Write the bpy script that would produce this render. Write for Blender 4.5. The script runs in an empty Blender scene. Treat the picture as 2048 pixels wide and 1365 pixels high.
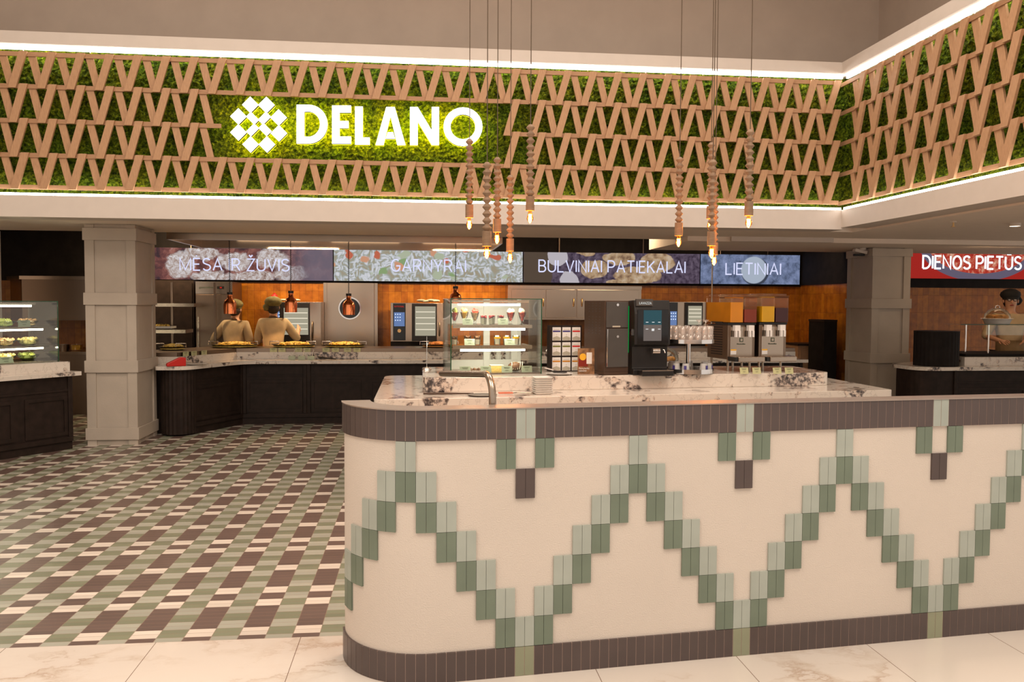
import bpy, math, random
from mathutils import Vector, Matrix
random.seed(7)
PI = math.pi
SC = bpy.context.scene
COL = SC.collection
# ---------------------------------------------------------------- camera
CAM = Vector((-0.40505, -3.54834, 1.62272))
RT = Vector((0.99404635, -0.10882225, 0.00543734))
UP = Vector((-0.00052219, 0.04514441, 0.99898033))
FW = Vector((0.10895675, 0.9930356, -0.04481881))
FPX = 1683.974
cd = bpy.data.cameras.new('camera'); cam = bpy.data.objects.new('camera', cd); COL.objects.link(cam)
cd.sensor_width = 36; cd.lens = FPX * 36 / 2048; cd.clip_start = 0.05; cd.clip_end = 100
m = Matrix.Identity(4)
for i in range(3):
    m[i][0] = RT[i]; m[i][1] = UP[i]; m[i][2] = -FW[i]; m[i][3] = CAM[i]
cam.matrix_world = m
SC.camera = cam
SC.view_settings.view_transform = 'Standard'; SC.view_settings.look = 'None'
SC.view_settings.exposure = 0.0; SC.view_settings.gamma = 1; SC.view_settings.use_curve_mapping = False
SC.cycles.use_denoising = True
SC.cycles.sample_clamp_indirect = 6; SC.cycles.max_bounces = 8; SC.cycles.transparent_max_bounces = 24
SC.cycles.caustics_reflective = False; SC.cycles.caustics_refractive = False
# ---------------------------------------------------------------- world and room lights
w = bpy.data.worlds.new('world'); SC.world = w; w.use_nodes = True
bg = w.node_tree.nodes['Background']; bg.inputs[0].default_value = (1, .89, .79, 1); bg.inputs[1].default_value = 0.90
def area(name, loc, size, size_y, power, color=(1, .8, .6), rot=(0, 0, 0), spread=180):
    l = bpy.data.lights.new(name, 'AREA'); l.shape = 'RECTANGLE'; l.size = size; l.size_y = size_y
    l.energy = power; l.color = color; l.spread = math.radians(spread)
    o = bpy.data.objects.new(name, l); COL.objects.link(o); o.location = loc; o.rotation_euler = rot
    return o
WARM = (1, .87, .74)
area('hall_ceiling_lamp', (-3.0, -2.5, 6.3), 3.0, 3.0, 245, WARM)
area('hall_ceiling_lamp', (2.5, -2.5, 6.3), 3.0, 3.0, 265, WARM)
area('hall_ceiling_lamp', (-2.5, 2.4, 6.3), 3.0, 1.6, 105, WARM)
area('hall_ceiling_lamp', (1.8, 2.4, 6.3), 3.0, 1.6, 115, WARM)
for lx, pw_ in ((-4.2, 26), (-2.2, 30), (0.2, 38), (2.6, 32), (4.9, 20)):
    area('kitchen_ceiling_lamp', (lx, 8.6 if lx > .5 else 9.35, 2.95), 0.9, 0.5, pw_ * (.9 if lx > .5 else .6), (1, .72, .44)); lx < .5 and area('hood_lamp', (lx + .1, 9.02, 2.402), 1.0, 0.03, pw_ * .9, (1, .70, .40), (math.radians(38), 0, 0))
area('kitchen_ceiling_lamp', (7.3, 7.0, 2.40), 0.8, 0.4, 9, (1, .66, .38), (math.radians(25), 0, 0))  # added fill, set ahead of the person at right to light the face
# ---------------------------------------------------------------- pixel -> place helpers
def ray(px, py): return FW + RT * ((px - 1024) / FPX) - UP * ((py - 682.5) / FPX)
def PZ(px, py, z): d = ray(px, py); return CAM + d * ((z - CAM.z) / d.z)
def PY(px, py, y): d = ray(px, py); return CAM + d * ((y - CAM.y) / d.y)
def PX(px, py, x): d = ray(px, py); return CAM + d * ((x - CAM.x) / d.x)
def sc(P): return (Vector(P) - CAM).dot(FW) / FPX      # metres per pixel at P
# ---------------------------------------------------------------- materials
MATS = {}
def newmat(name):
    m = bpy.data.materials.new(name); m.use_nodes = True; nt = m.node_tree; nt.nodes.clear()
    o = nt.nodes.new('ShaderNodeOutputMaterial'); MATS[name] = m
    return m, nt, o
def N(nt, t, **k):
    n = nt.nodes.new(t)
    for a, b in k.items():
        if a.startswith('_'): setattr(n, a[1:], b)
    return n
def pbsdf(nt, o, col, rough=.5, metal=0, trans=0, ior=1.45, spec=.5, alpha=1):
    b = nt.nodes.new('ShaderNodeBsdfPrincipled')
    b.inputs['Base Color'].default_value = (*col, 1); b.inputs['Roughness'].default_value = rough
    b.inputs['Metallic'].default_value = metal; b.inputs['Transmission Weight'].default_value = trans
    b.inputs['IOR'].default_value = ior; b.inputs['Specular IOR Level'].default_value = spec; b.inputs['Alpha'].default_value = alpha
    nt.links.new(b.outputs[0], o.inputs[0]); return b
def noise(nt, scale, detail=2, coord='Object', vec=None, rough=.5, stretch=None):
    n = nt.nodes.new('ShaderNodeTexNoise'); n.inputs['Scale'].default_value = scale; n.inputs['Detail'].default_value = detail
    n.inputs['Roughness'].default_value = rough
    if vec is None:
        tc = nt.nodes.new('ShaderNodeTexCoord'); vec = tc.outputs[coord]
    if stretch:
        mp = nt.nodes.new('ShaderNodeMapping'); mp.inputs['Scale'].default_value = stretch
        nt.links.new(vec, mp.inputs[0]); vec = mp.outputs[0]
    nt.links.new(vec, n.inputs['Vector']); return n
def ramp(nt, src, stops, interp='LINEAR'):
    r = nt.nodes.new('ShaderNodeValToRGB'); r.color_ramp.interpolation = interp
    e = r.color_ramp.elements
    while len(e) < len(stops): e.new(0.5)
    for i, (p, c) in enumerate(stops):
        e[i].position = p; e[i].color = (*c, 1) if len(c) == 3 else c
    nt.links.new(src, r.inputs[0]); return r
def mixc(nt, fac, a, b):
    x = nt.nodes.new('ShaderNodeMix'); x.data_type = 'RGBA'
    for s, v in ((0, fac), (6, a), (7, b)):
        if isinstance(v, (int, float)): x.inputs[s].default_value = v
        elif isinstance(v, tuple): x.inputs[s].default_value = (*v, 1)
        else: nt.links.new(v, x.inputs[s])
    return x.outputs[2]
def math_(nt, op, a, b=None, c=None):
    x = nt.nodes.new('ShaderNodeMath'); x.operation = op
    for i, v in enumerate((a, b, c)):
        if v is None: continue
        if isinstance(v, (int, float)): x.inputs[i].default_value = v
        else: nt.links.new(v, x.inputs[i])
    return x.outputs[0]
def bump(nt, b, h, strength, dist=.01):
    x = nt.nodes.new('ShaderNodeBump'); x.inputs['Strength'].default_value = strength; x.inputs['Distance'].default_value = dist
    nt.links.new(h, x.inputs['Height']); nt.links.new(x.outputs[0], b.inputs['Normal'])
def plain(name, col, rough=.5, metal=0, var=.06, scale=8, bmp=0, bscale=200, spec=.5):
    m, nt, o = newmat(name); b = pbsdf(nt, o, col, rough, metal, spec=spec)
    n = noise(nt, scale, 3)
    lo = tuple(max(0, c * (1 - var)) for c in col); hi = tuple(min(1, c * (1 + var)) for c in col)
    r = ramp(nt, n.outputs[0], [(.3, lo), (.7, hi)]); nt.links.new(r.outputs[0], b.inputs['Base Color'])
    if bmp:
        n2 = noise(nt, bscale, 3); bump(nt, b, n2.outputs[0], bmp, .004)
    return m
def emit(name, col, s):
    m, nt, o = newmat(name); e = nt.nodes.new('ShaderNodeEmission'); e.inputs[0].default_value = (*col, 1); e.inputs[1].default_value = s
    nt.links.new(e.outputs[0], o.inputs[0]); return m
def glass(name, col=(.97, 1, .98), t=.925, rough=.02, fcol=None):
    m, nt, o = newmat(name)
    tr = nt.nodes.new('ShaderNodeBsdfTransparent'); tr.inputs[0].default_value = (*col, 1)
    gl = nt.nodes.new('ShaderNodeBsdfGlossy'); gl.inputs['Roughness'].default_value = rough
    if fcol: gl.inputs[0].default_value = (*fcol, 1)
    fr = nt.nodes.new('ShaderNodeFresnel'); fr.inputs[0].default_value = 1.45
    f = math_(nt, 'MULTIPLY_ADD', fr.outputs[0], .75, max(0, 1 - t - .06))
    mx = nt.nodes.new('ShaderNodeMixShader'); nt.links.new(f, mx.inputs[0]); nt.links.new(tr.outputs[0], mx.inputs[1]); nt.links.new(gl.outputs[0], mx.inputs[2])
    nt.links.new(mx.outputs[0], o.inputs[0]); return m
plain('white_paint', (.64, .575, .52), .6, var=.02)
plain('ceiling_paint', (.84, .73, .63), .7, var=.02)
plain('taupe_paint', (.43, .36, .305), .8, var=.04, scale=3, bmp=.15, bscale=300)
plain('column_paint', (.45, .39, .325), .55, var=.05, scale=4, bmp=.25, bscale=60)
plain('dark_wood', (.022, .014, .011), .5, var=.25, scale=12, bmp=.1, spec=.22)
plain('dark_panel', (.012, .009, .008), .7, var=.3, spec=.2)
plain('black_plastic', (.012, .011, .011), .35, var=.2)
plain('gloss_black', (.008, .008, .009), .08, var=.1)
plain('grey_metal', (.075, .07, .065), .42, .2, var=.05)
plain('brown_metal', (.075, .045, .03), .45, .3, var=.08)
plain('coping_metal', (.42, .34, .29), .30, .75, var=.03)
plain('chrome', (.75, .72, .70), .12, 1, var=.03)
plain('brass', (.7, .45, .2), .3, 1)
plain('tile_brown', (.075, .053, .049), .30, var=.10, scale=5, spec=.6)
plain('tile_sage', (.345, .378, .335), .30, var=.07, scale=6, spec=.6)
plain('tile_green', (.142, .180, .134), .30, var=.08, scale=6, spec=.6)
plain('tile_mid', (.24, .25, .165), .30, var=.06, scale=6, spec=.6)
plain('grout', (.42, .30, .25), .8)
plain('stucco', (.60, .53, .465), .85, var=.03, scale=2, bmp=.5, bscale=180)
plain('plate_white', (.85, .82, .78), .25, var=.01)
plain('card_green', (.40, .46, .34), .6, var=.05)
plain('card_yellowgreen', (.50, .50, .27), .6, var=.05)
plain('ink', (.06, .08, .05), .7)
plain('white_card', (.80, .78, .76), .5, var=.02)
plain('ink_blue', (.05, .04, .22), .5); plain('ink_red', (.6, .02, .02), .5); plain('ink_olive', (.16, .17, .02), .5); plain('ink_orange', (.6, .24, .02), .5)
plain('ink_beige', (.45, .42, .34), .6)
plain('skin', (.62, .33, .20), .5, var=.06); plain('hair', (.025, .015, .01), .6)
plain('khaki_jacket', (.56, .42, .25), .8, var=.10, scale=10, bmp=.3, bscale=30)
plain('olive_cap', (.17, .145, .055), .85, var=.2, scale=25, bmp=.4, bscale=40)
plain('black_cloth', (.015, .013, .012), .8, var=.2); plain('tan_apron', (.30, .20, .10), .8, var=.15)
plain('red_plastic', (.55, .015, .012), .4); plain('beige_cloth', (.6, .5, .36), .9, var=.1, bmp=.3, bscale=50)
plain('pan_iron', (.05, .035, .025), .4, .6)
plain('cord', (.10, .07, .045), .8); plain('black_cord', (.012, .012, .012), .7)
plain('cream', (.80, .74, .58), .5); plain('berry', (.30, .015, .02), .3, var=.4, scale=80); plain('strawberry', (.55, .05, .03), .35, var=.5, scale=70)
plain('mango', (.85, .45, .03), .3); plain('choc', (.12, .05, .02), .5, var=.5, scale=60); plain('sponge', (.80, .55, .16), .8, var=.2, scale=60)
plain('salad_green', (.27, .30, .06), .5, var=.8, scale=60); plain('salad_yellow', (.68, .55, .20), .5, var=.5, scale=70)
plain('salad_mix', (.50, .30, .14), .5, var=.8, scale=60); plain('rice', (.80, .50, .12), .6, var=.5, scale=50); plain('bread', (.6, .27, .07), .6, var=.3, scale=20)
plain('poster_brown', (.25, .13, .06), .6, var=.6, scale=20); plain('tea_red', (.22, .02, .01), .3)
plain('pale_ceramic', (.50, .52, .52), .3); plain('pink_handle', (.65, .2, .12), .5)
plain('green_edge', (.01, .07, .03), .15, var=.1)
emit('led_strip', (1, .93, .84), 15.0); emit('case_led', (1, .88, .68), 16.0)
emit('sign_face', (1, .97, .86), 3.2); emit('sign_halo', (1, .80, .02), 15.0)
emit('filament', (1, .42, .06), 90.0); emit('down_glow', (1, .85, .65), 12.0)
emit('rack_glow', (1, .9, .7), .9); emit('heat_glow', (1, .75, .5), 3.0)
emit('led_green', (.0, .5, .08), .5); emit('oven_light', (.9, .82, .60), .42)
emit('screen_blue', (.25, .38, .75), .55); emit('screen_dots', (.7, .8, 1), 1.2)
emit('panel_teal', (.035, .085, .10), 1); emit('panel_grey', (.16, .13, .115), 1); emit('ui_white', (.8, .8, .8), 1)
emit('screen_text', (.72, .74, 1.0), 1.0); emit('screen_text_bright', (.9, .95, 1), 1.3)
emit('logo_white', (.7, .7, .65), .8)
glass('clear_glass'); glass('cup_glass', (1, 1, 1), .94, .04)
glass('plastic_clear', (1, .99, .98), .94, .10, (1, .88, .78))
m, nt, o = newmat('tumbler'); tr = nt.nodes.new('ShaderNodeBsdfTransparent'); df = nt.nodes.new('ShaderNodeBsdfDiffuse'); df.inputs[0].default_value = (.95, .80, .70, 1); gl = nt.nodes.new('ShaderNodeBsdfGlossy'); gl.inputs['Roughness'].default_value = .15
m1 = nt.nodes.new('ShaderNodeMixShader'); m1.inputs[0].default_value = .16; nt.links.new(tr.outputs[0], m1.inputs[1]); nt.links.new(df.outputs[0], m1.inputs[2])
m2 = nt.nodes.new('ShaderNodeMixShader'); m2.inputs[0].default_value = .12; nt.links.new(m1.outputs[0], m2.inputs[1]); nt.links.new(gl.outputs[0], m2.inputs[2]); nt.links.new(m2.outputs[0], o.inputs[0])
glass('amber_glass', (1, .72, .38), .9, .05, (1, .7, .4))
def fluid(name, col, s):
    m, nt, o = newmat(name); b = pbsdf(nt, o, col, .25)
    b.inputs['Subsurface Weight'].default_value = .0
    n = noise(nt, 6, 2); r = ramp(nt, n.outputs[0], [(.3, tuple(c * .85 for c in col)), (.7, col)]); nt.links.new(r.outputs[0], b.inputs['Base Color'])
    t = nt.nodes.new('ShaderNodeBsdfTranslucent'); t.inputs[0].default_value = (*col, 1)
    mx = nt.nodes.new('ShaderNodeMixShader'); mx.inputs[0].default_value = s; b.inputs['Roughness'].default_value = .6
    nt.links.new(b.outputs[0], mx.inputs[1]); nt.links.new(t.outputs[0], mx.inputs[2]); nt.links.new(mx.outputs[0], o.inputs[0])
fluid('juice_orange', (1, .37, .006), 0); fluid('juice_yellow', (1, .55, .006), 0); fluid('juice_tea', (.34, .035, .006), .1); fluid('juice_berry', (.07, .008, .018), .1)
# brushed stainless
def steel(name, col, rough, sx=(1, 1, 60)):
    m, nt, o = newmat(name); b = pbsdf(nt, o, col, rough, 1)
    n = noise(nt, 8, 3, stretch=sx); r = ramp(nt, n.outputs[0], [(.3, (rough * .97,) * 3), (.7, (rough * 1.03,) * 3)]); nt.links.new(r.outputs[0], b.inputs['Roughness'])
    n2 = noise(nt, 1.2, 2); r2 = ramp(nt, n2.outputs[0], [(.3, tuple(c * .9 for c in col)), (.7, col)]); nt.links.new(r2.outputs[0], b.inputs['Base Color'])
steel('stainless', (.45, .365, .29), .24, (60, 1, 1)); steel('stainless_dark', (.27, .20, .15), .34, (60, 1, 1))
steel('copper', (.95, .30, .12), .16, (1, 1, 20))
# oak slats
def wood(name, c1, c2, stretch):
    m, nt, o = newmat(name); b = pbsdf(nt, o, c1, .55)
    n = noise(nt, 14, 4, stretch=stretch, rough=.6); r = ramp(nt, n.outputs[0], [(.25, c2), (.75, c1)]); nt.links.new(r.outputs[0], b.inputs['Base Color'])
    bump(nt, b, n.outputs[0], .15)
wood('oak', (.53, .315, .175), (.40, .225, .12), (6, 1, 1.2)); wood('oak_rail', (.46, .265, .145), (.35, .19, .10), (1, 1, 8)); wood('turned_wood', (.30, .19, .11), (.17, .10, .06), (1, 1, 5))
# moss
m, nt, o = newmat('moss'); b = pbsdf(nt, o, (.1, .2, .02), .9, spec=.15)
n = noise(nt, 34, 6, rough=.75); r = ramp(nt, n.outputs[0], [(.36, (.012, .022, .004)), (.46, (.07, .105, .008)), (.56, (.20, .27, .012)), (.68, (.46, .50, .03))])
n2 = noise(nt, 3, 2); r2 = ramp(nt, n2.outputs[0], [(.35, (.75, .9, .8)), (.65, (1.15, 1.0, .7))])
mu = nt.nodes.new('ShaderNodeMix'); mu.data_type = 'RGBA'; mu.blend_type = 'MULTIPLY'; mu.inputs[0].default_value = 1
nt.links.new(r.outputs[0], mu.inputs[6]); nt.links.new(r2.outputs[0], mu.inputs[7]); nt.links.new(mu.outputs[2], b.inputs['Base Color'])
n3 = noise(nt, 60, 4, rough=.8); bump(nt, b, n3.outputs[0], 1.0, .03)
# stone with dark speckled patches (counter tops)
m, nt, o = newmat('counter_stone'); b = pbsdf(nt, o, (.8, .7, .6), .14)
big = noise(nt, 2.9, 3, stretch=(1, 1, 1.3)); patch = ramp(nt, big.outputs[0], [(.555, (0, 0, 0)), (.58, (1, 1, 1))])
fine = noise(nt, 22, 5, rough=.7); crys = ramp(nt, fine.outputs[0], [(.40, (.055, .045, .045)), (.49, (.24, .20, .18)), (.56, (.62, .52, .44)), (.7, (.75, .65, .56))])
vein = noise(nt, 5.5, 6, rough=.6); vr = ramp(nt, vein.outputs[0], [(.485, (.70, .64, .57)), (.497, (.38, .33, .29)), (.503, (.38, .33, .29)), (.515, (.70, .64, .57))])
spots = noise(nt, 11, 2); sp = ramp(nt, spots.outputs[0], [(.63, (0, 0, 0)), (.66, (1, 1, 1))])
basec = mixc(nt, .6, vr.outputs[0], (.70, .64, .57)); c1 = mixc(nt, sp.outputs[0], basec, crys.outputs[0]); c2 = mixc(nt, patch.outputs[0], c1, crys.outputs[0])
nt.links.new(c2, b.inputs['Base Color'])
# orange glazed wall tile
m, nt, o = newmat('orange_tile'); b = pbsdf(nt, o, (.4, .13, .02), .24, spec=.42)
tc = nt.nodes.new('ShaderNodeTexCoord'); mp = nt.nodes.new('ShaderNodeMapping'); mp.inputs['Rotation'].default_value = (PI / 2, 0, 0)
nt.links.new(tc.outputs['Object'], mp.inputs[0])
bk = nt.nodes.new('ShaderNodeTexBrick'); bk.offset = 0; bk.inputs['Scale'].default_value = 1
bk.inputs['Brick Width'].default_value = .1; bk.inputs['Row Height'].default_value = .3; bk.inputs['Mortar Size'].default_value = .002; bk.inputs['Mortar Smooth'].default_value = .3
bk.inputs['Color1'].default_value = (.46, .165, .012, 1); bk.inputs['Color2'].default_value = (.33, .10, .009, 1); bk.inputs['Mortar'].default_value = (.16, .05, .012, 1)
mp2 = nt.nodes.new('ShaderNodeVectorMath'); mp2.operation = 'ADD'
sx = nt.nodes.new('ShaderNodeSeparateXYZ'); nt.links.new(tc.outputs['Object'], sx.inputs[0])
cx = nt.nodes.new('ShaderNodeCombineXYZ'); nt.links.new(math_(nt, 'ADD', sx.outputs[0], sx.outputs[1]), cx.inputs[0]); nt.links.new(sx.outputs[2], cx.inputs[1])
nt.links.new(cx.outputs[0], bk.inputs['Vector'])
nz = noise(nt, 9, 3); mc = nt.nodes.new('ShaderNodeMix'); mc.data_type = 'RGBA'; mc.blend_type = 'MULTIPLY'; mc.inputs[0].default_value = .7
rr = ramp(nt, nz.outputs[0], [(.3, (.65, .6, .5)), (.7, (1.3, 1.25, 1.1))]); nt.links.new(bk.outputs[0], mc.inputs[6]); nt.links.new(rr.outputs[0], mc.inputs[7]); nt.links.new(mc.outputs[2], b.inputs['Base Color'])
nz2 = noise(nt, 30, 2); hh = math_(nt, 'ADD', nz2.outputs[0], math_(nt, 'MULTIPLY', bk.outputs['Fac'], -1.0)); bump(nt, b, hh, .6, .006)
# marble floor
m, nt, o = newmat('marble_floor'); b = pbsdf(nt, o, (.8, .7, .6), .16)
v = noise(nt, 1.6, 7, stretch=(1, 1.5, 1), rough=.62); vr = ramp(nt, v.outputs[0], [(.44, (.64, .58, .52)), (.495, (.52, .43, .35)), (.505, (.44, .33, .25)), (.52, (.62, .55, .49)), (.6, (.65, .59, .53))])
big = noise(nt, 1.1, 3); pm = ramp(nt, big.outputs[0], [(.50, (0, 0, 0)), (.66, (.9, .9, .9))])
c = mixc(nt, pm.outputs[0], (.65, .59, .53), vr.outputs[0])
tc = nt.nodes.new('ShaderNodeTexCoord'); sx = nt.nodes.new('ShaderNodeSeparateXYZ'); nt.links.new(tc.outputs['Object'], sx.inputs[0])
fx = math_(nt, 'FRACT', math_(nt, 'DIVIDE', math_(nt, 'ADD', sx.outputs[0], 1.601 + 6.8), .6748))
jt = math_(nt, 'LESS_THAN', fx, .0045); nt.links.new(mixc(nt, jt, c, (.16, .09, .055)), b.inputs['Base Color'])
# mosaic floor
m, nt, o = newmat('mosaic_floor'); b = pbsdf(nt, o, (.5, .5, .5), .35)
tc = nt.nodes.new('ShaderNodeTexCoord'); sx = nt.nodes.new('ShaderNodeSeparateXYZ'); nt.links.new(tc.outputs['Object'], sx.inputs[0])
W_, T_ = .12916, .050219
u = math_(nt, 'DIVIDE', math_(nt, 'ADD', sx.outputs[0], 1.021 + W_ * 200), W_); vv = math_(nt, 'DIVIDE', math_(nt, 'ADD', sx.outputs[1], -.598 + T_ * 400), T_)
odd = math_(nt, 'GREATER_THAN', math_(nt, 'FRACT', math_(nt, 'DIVIDE', u, 2)), .5)
f20 = math_(nt, 'FRACT', math_(nt, 'DIVIDE', vv, 20)); f4 = math_(nt, 'FRACT', math_(nt, 'DIVIDE', vv, 4))
BR, WH, GR, SG = (.125, .082, .070), (.68, .61, .535), (.195, .212, .140), (.365, .37, .31)
rb = ramp(nt, f20, [(0, WH), (.1, BR), (.4, WH), (.5, BR), (.6, WH), (.7, BR)], 'CONSTANT'); rg = ramp(nt, f4, [(0, GR), (.5, SG)], 'CONSTANT')
c = mixc(nt, odd, rb.outputs[0], rg.outputs[0])
fl = nt.nodes.new('ShaderNodeCombineXYZ'); nt.links.new(math_(nt, 'FLOOR', u), fl.inputs[0]); nt.links.new(math_(nt, 'FLOOR', vv), fl.inputs[1])
wn = nt.nodes.new('ShaderNodeTexWhiteNoise'); nt.links.new(fl.outputs[0], wn.inputs[0])
jr = ramp(nt, wn.outputs[0], [(0, (.88, .88, .88)), (1, (1.08, 1.08, 1.08))])
mu = nt.nodes.new('ShaderNodeMix'); mu.data_type = 'RGBA'; mu.blend_type = 'MULTIPLY'; mu.inputs[0].default_value = 1
nt.links.new(c, mu.inputs[6]); nt.links.new(jr.outputs[0], mu.inputs[7])
gv = math_(nt, 'LESS_THAN', math_(nt, 'FRACT', vv), .06); gu = math_(nt, 'LESS_THAN', math_(nt, 'FRACT', u), .022)
g = math_(nt, 'MAXIMUM', gv, gu); nt.links.new(mixc(nt, math_(nt, 'MULTIPLY', g, .8), mu.outputs[2], (.27, .17, .12)), b.inputs['Base Color'])
bump(nt, b, math_(nt, 'SUBTRACT', 1.0, g), .25, .002)
# menu screen pictures
def screen_mat(name, build, s=1.0):
    m, nt, o = newmat(name); e = nt.nodes.new('ShaderNodeEmission'); e.inputs[1].default_value = s
    tc = nt.nodes.new('ShaderNodeTexCoord'); nt.links.new(build(nt, tc.outputs['Object']), e.inputs[0]); nt.links.new(e.outputs[0], o.inputs[0])
def voro(nt, vec, scale, stretch=(1, 1, 1), rot=0, feature='F1', rnd=1):
    mp = nt.nodes.new('ShaderNodeMapping'); mp.inputs['Scale'].default_value = stretch; mp.inputs['Rotation'].default_value = (0, rot, 0); nt.links.new(vec, mp.inputs[0])
    v = nt.nodes.new('ShaderNodeTexVoronoi'); v.feature = feature; v.inputs['Scale'].default_value = scale; v.inputs['Randomness'].default_value = rnd; nt.links.new(mp.outputs[0], v.inputs['Vector']); return v
def ball(nt, vec, cx, cz, rx, rz, soft=.06):
    s = nt.nodes.new('ShaderNodeSeparateXYZ'); nt.links.new(vec, s.inputs[0])
    a = math_(nt, 'POWER', math_(nt, 'ABSOLUTE', math_(nt, 'DIVIDE', math_(nt, 'SUBTRACT', s.outputs[0], cx), rx)), 2.0)
    c = math_(nt, 'POWER', math_(nt, 'ABSOLUTE', math_(nt, 'DIVIDE', math_(nt, 'SUBTRACT', s.outputs[2], cz), rz)), 2.0)
    d = math_(nt, 'ADD', a, c)
    r = ramp(nt, d, [(1 - soft * 2, (1, 1, 1)), (1, (0, 0, 0))]); return r.outputs[0], d
def wob(nt, vec, amp, scale, det=2):
    n = noise(nt, scale, det, vec=vec); a = nt.nodes.new('ShaderNodeVectorMath'); a.operation = 'MULTIPLY_ADD'
    nt.links.new(n.outputs[1], a.inputs[0]); a.inputs[1].default_value = (amp, 0, amp); b_ = nt.nodes.new('ShaderNodeVectorMath'); b_.operation = 'SUBTRACT'
    nt.links.new(vec, b_.inputs[0]); b_.inputs[1].default_value = (amp / 2, 0, amp / 2); nt.links.new(b_.outputs[0], a.inputs[2]); return a.outputs[0]
def s_meat(nt, v):
    v0 = v; v = wob(nt, v, .22, 7, 4)
    n = noise(nt, 5, 5, vec=v, rough=.6); c = ramp(nt, n.outputs[0], [(.35, (.05, .03, .035)), (.5, (.16, .06, .055)), (.62, (.34, .14, .11)), (.75, (.4, .3, .3))]).outputs[0]
    n2 = noise(nt, 16, 6, vec=v, rough=.75); g = ramp(nt, n2.outputs[0], [(.33, (.16, .08, .06)), (.45, (.42, .32, .28)), (.55, (.60, .55, .55)), (.68, (.82, .80, .82))]).outputs[0]
    for (cx, cz, rx, rz) in ((-.98, -.02, .24, .22), (-.62, .16, .30, .10), (-.50, -.20, .34, .12), (-.15, .05, .26, .16), (.12, -.20, .36, .12), (.42, .10, .28, .16), (.70, -.14, .30, .14)):
        mk, d = ball(nt, v, cx, cz, rx, rz, .2); c = mixc(nt, mk, c, g)
    s = nt.nodes.new('ShaderNodeSeparateXYZ'); nt.links.new(v, s.inputs[0]); k = ramp(nt, math_(nt, 'MULTIPLY_ADD', s.outputs[0], .5, .5), [(.75, (0, 0, 0)), (1.0, (.85, .85, .85))])
    return mixc(nt, k.outputs[0], c, (.17, .14, .18))
def s_rice(nt, v):
    v = wob(nt, v, .30, 3.5)
    a = voro(nt, v, 7, (1.3, 1, 3.8), .5); b = voro(nt, v, 7, (3.6, 1, 1.4), -.6)
    mn = math_(nt, 'MINIMUM', a.outputs['Distance'], b.outputs['Distance']); ra = ramp(nt, mn, [(0, (.86, .85, .86)), (.33, (.66, .68, .74)), (.5, (.42, .44, .38)), (.7, (.42, .36, .26))]).outputs[0]
    k = voro(nt, v, 5, (.75, 1, 1.0)); ck = nt.nodes.new('ShaderNodeSeparateColor'); nt.links.new(k.outputs['Color'], ck.inputs[0])
    t = ramp(nt, ck.outputs[0], [(0, (.62, .16, .09)), (.16, (.72, .36, .22)), (.3, (.30, .42, .20)), (.42, (.5, .55, .4))], 'CONSTANT').outputs[0]
    mk = ramp(nt, k.outputs['Distance'], [(.27, (1, 1, 1)), (.33, (0, 0, 0))]).outputs[0]; sel = math_(nt, 'LESS_THAN', ck.outputs[0], .62)
    return mixc(nt, math_(nt, 'MULTIPLY', mk, sel), ra, t)
def s_potato(nt, v):
    v = wob(nt, v, .10, 6, 3)
    n = noise(nt, 14, 5, vec=v); c = ramp(nt, n.outputs[0], [(.35, (.045, .03, .05)), (.7, (.16, .12, .17))]).outputs[0]
    n2 = noise(nt, 9, 5, vec=v); gold = ramp(nt, n2.outputs[0], [(.35, (.22, .13, .08)), (.5, (.46, .31, .18)), (.7, (.60, .48, .36))]).outputs[0]
    pale = (.52, .48, .52)
    for (cx, cz, rx, rz, col) in ((-1.24, 0, .26, .5, (.10, .07, .05)), (-.92, .18, .17, .16, pale), (-.72, -.22, .16, .17, pale), (-.30, -.02, .24, .15, 0), (.10, .16, .28, .12, 0), (.42, -.12, .42, .15, 0), (.75, .10, .30, .18, 0), (-.45, .24, .16, .05, 0), (0.10, -.24, .2, .06, 0)):
        mk, d = ball(nt, v, cx, cz, rx, rz); c = mixc(nt, mk, c, gold if col == 0 else col)
    return c
def s_flour(nt, v):
    n = noise(nt, 6, 6, vec=v, rough=.7); c = ramp(nt, n.outputs[0], [(.35, (.06, .075, .13)), (.5, (.16, .20, .33)), (.7, (.27, .32, .52))]).outputs[0]
    mk, d = ball(nt, v, .08, -.03, .25, .24); c = mixc(nt, mk, c, (.05, .06, .09)); mk, d = ball(nt, v, .06, -.01, .23, .23); c = mixc(nt, mk, c, (.42, .48, .58)); return c
def s_lunch(nt, v):
    n = noise(nt, 9, 6, vec=v, rough=.7); c = ramp(nt, n.outputs[0], [(.3, (.22, .01, .01)), (.5, (.45, .05, .03)), (.62, (.62, .30, .20)), (.75, (.75, .55, .42))]).outputs[0]
    mk, d = ball(nt, v, -.1, .35, .95, .50, .01); rim = mixc(nt, mk, (.12, .10, .15), c); mk2, d = ball(nt, v, -.1, .38, 1.12, .66, .01); return mixc(nt, mk2, (.34, .02, .015), rim)
screen_mat('screen_meat', s_meat, .95); screen_mat('screen_rice', s_rice, .80); screen_mat('screen_potato', s_potato, .9); screen_mat('screen_flour', s_flour, .9); screen_mat('screen_lunch', s_lunch, 1.0)
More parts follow.
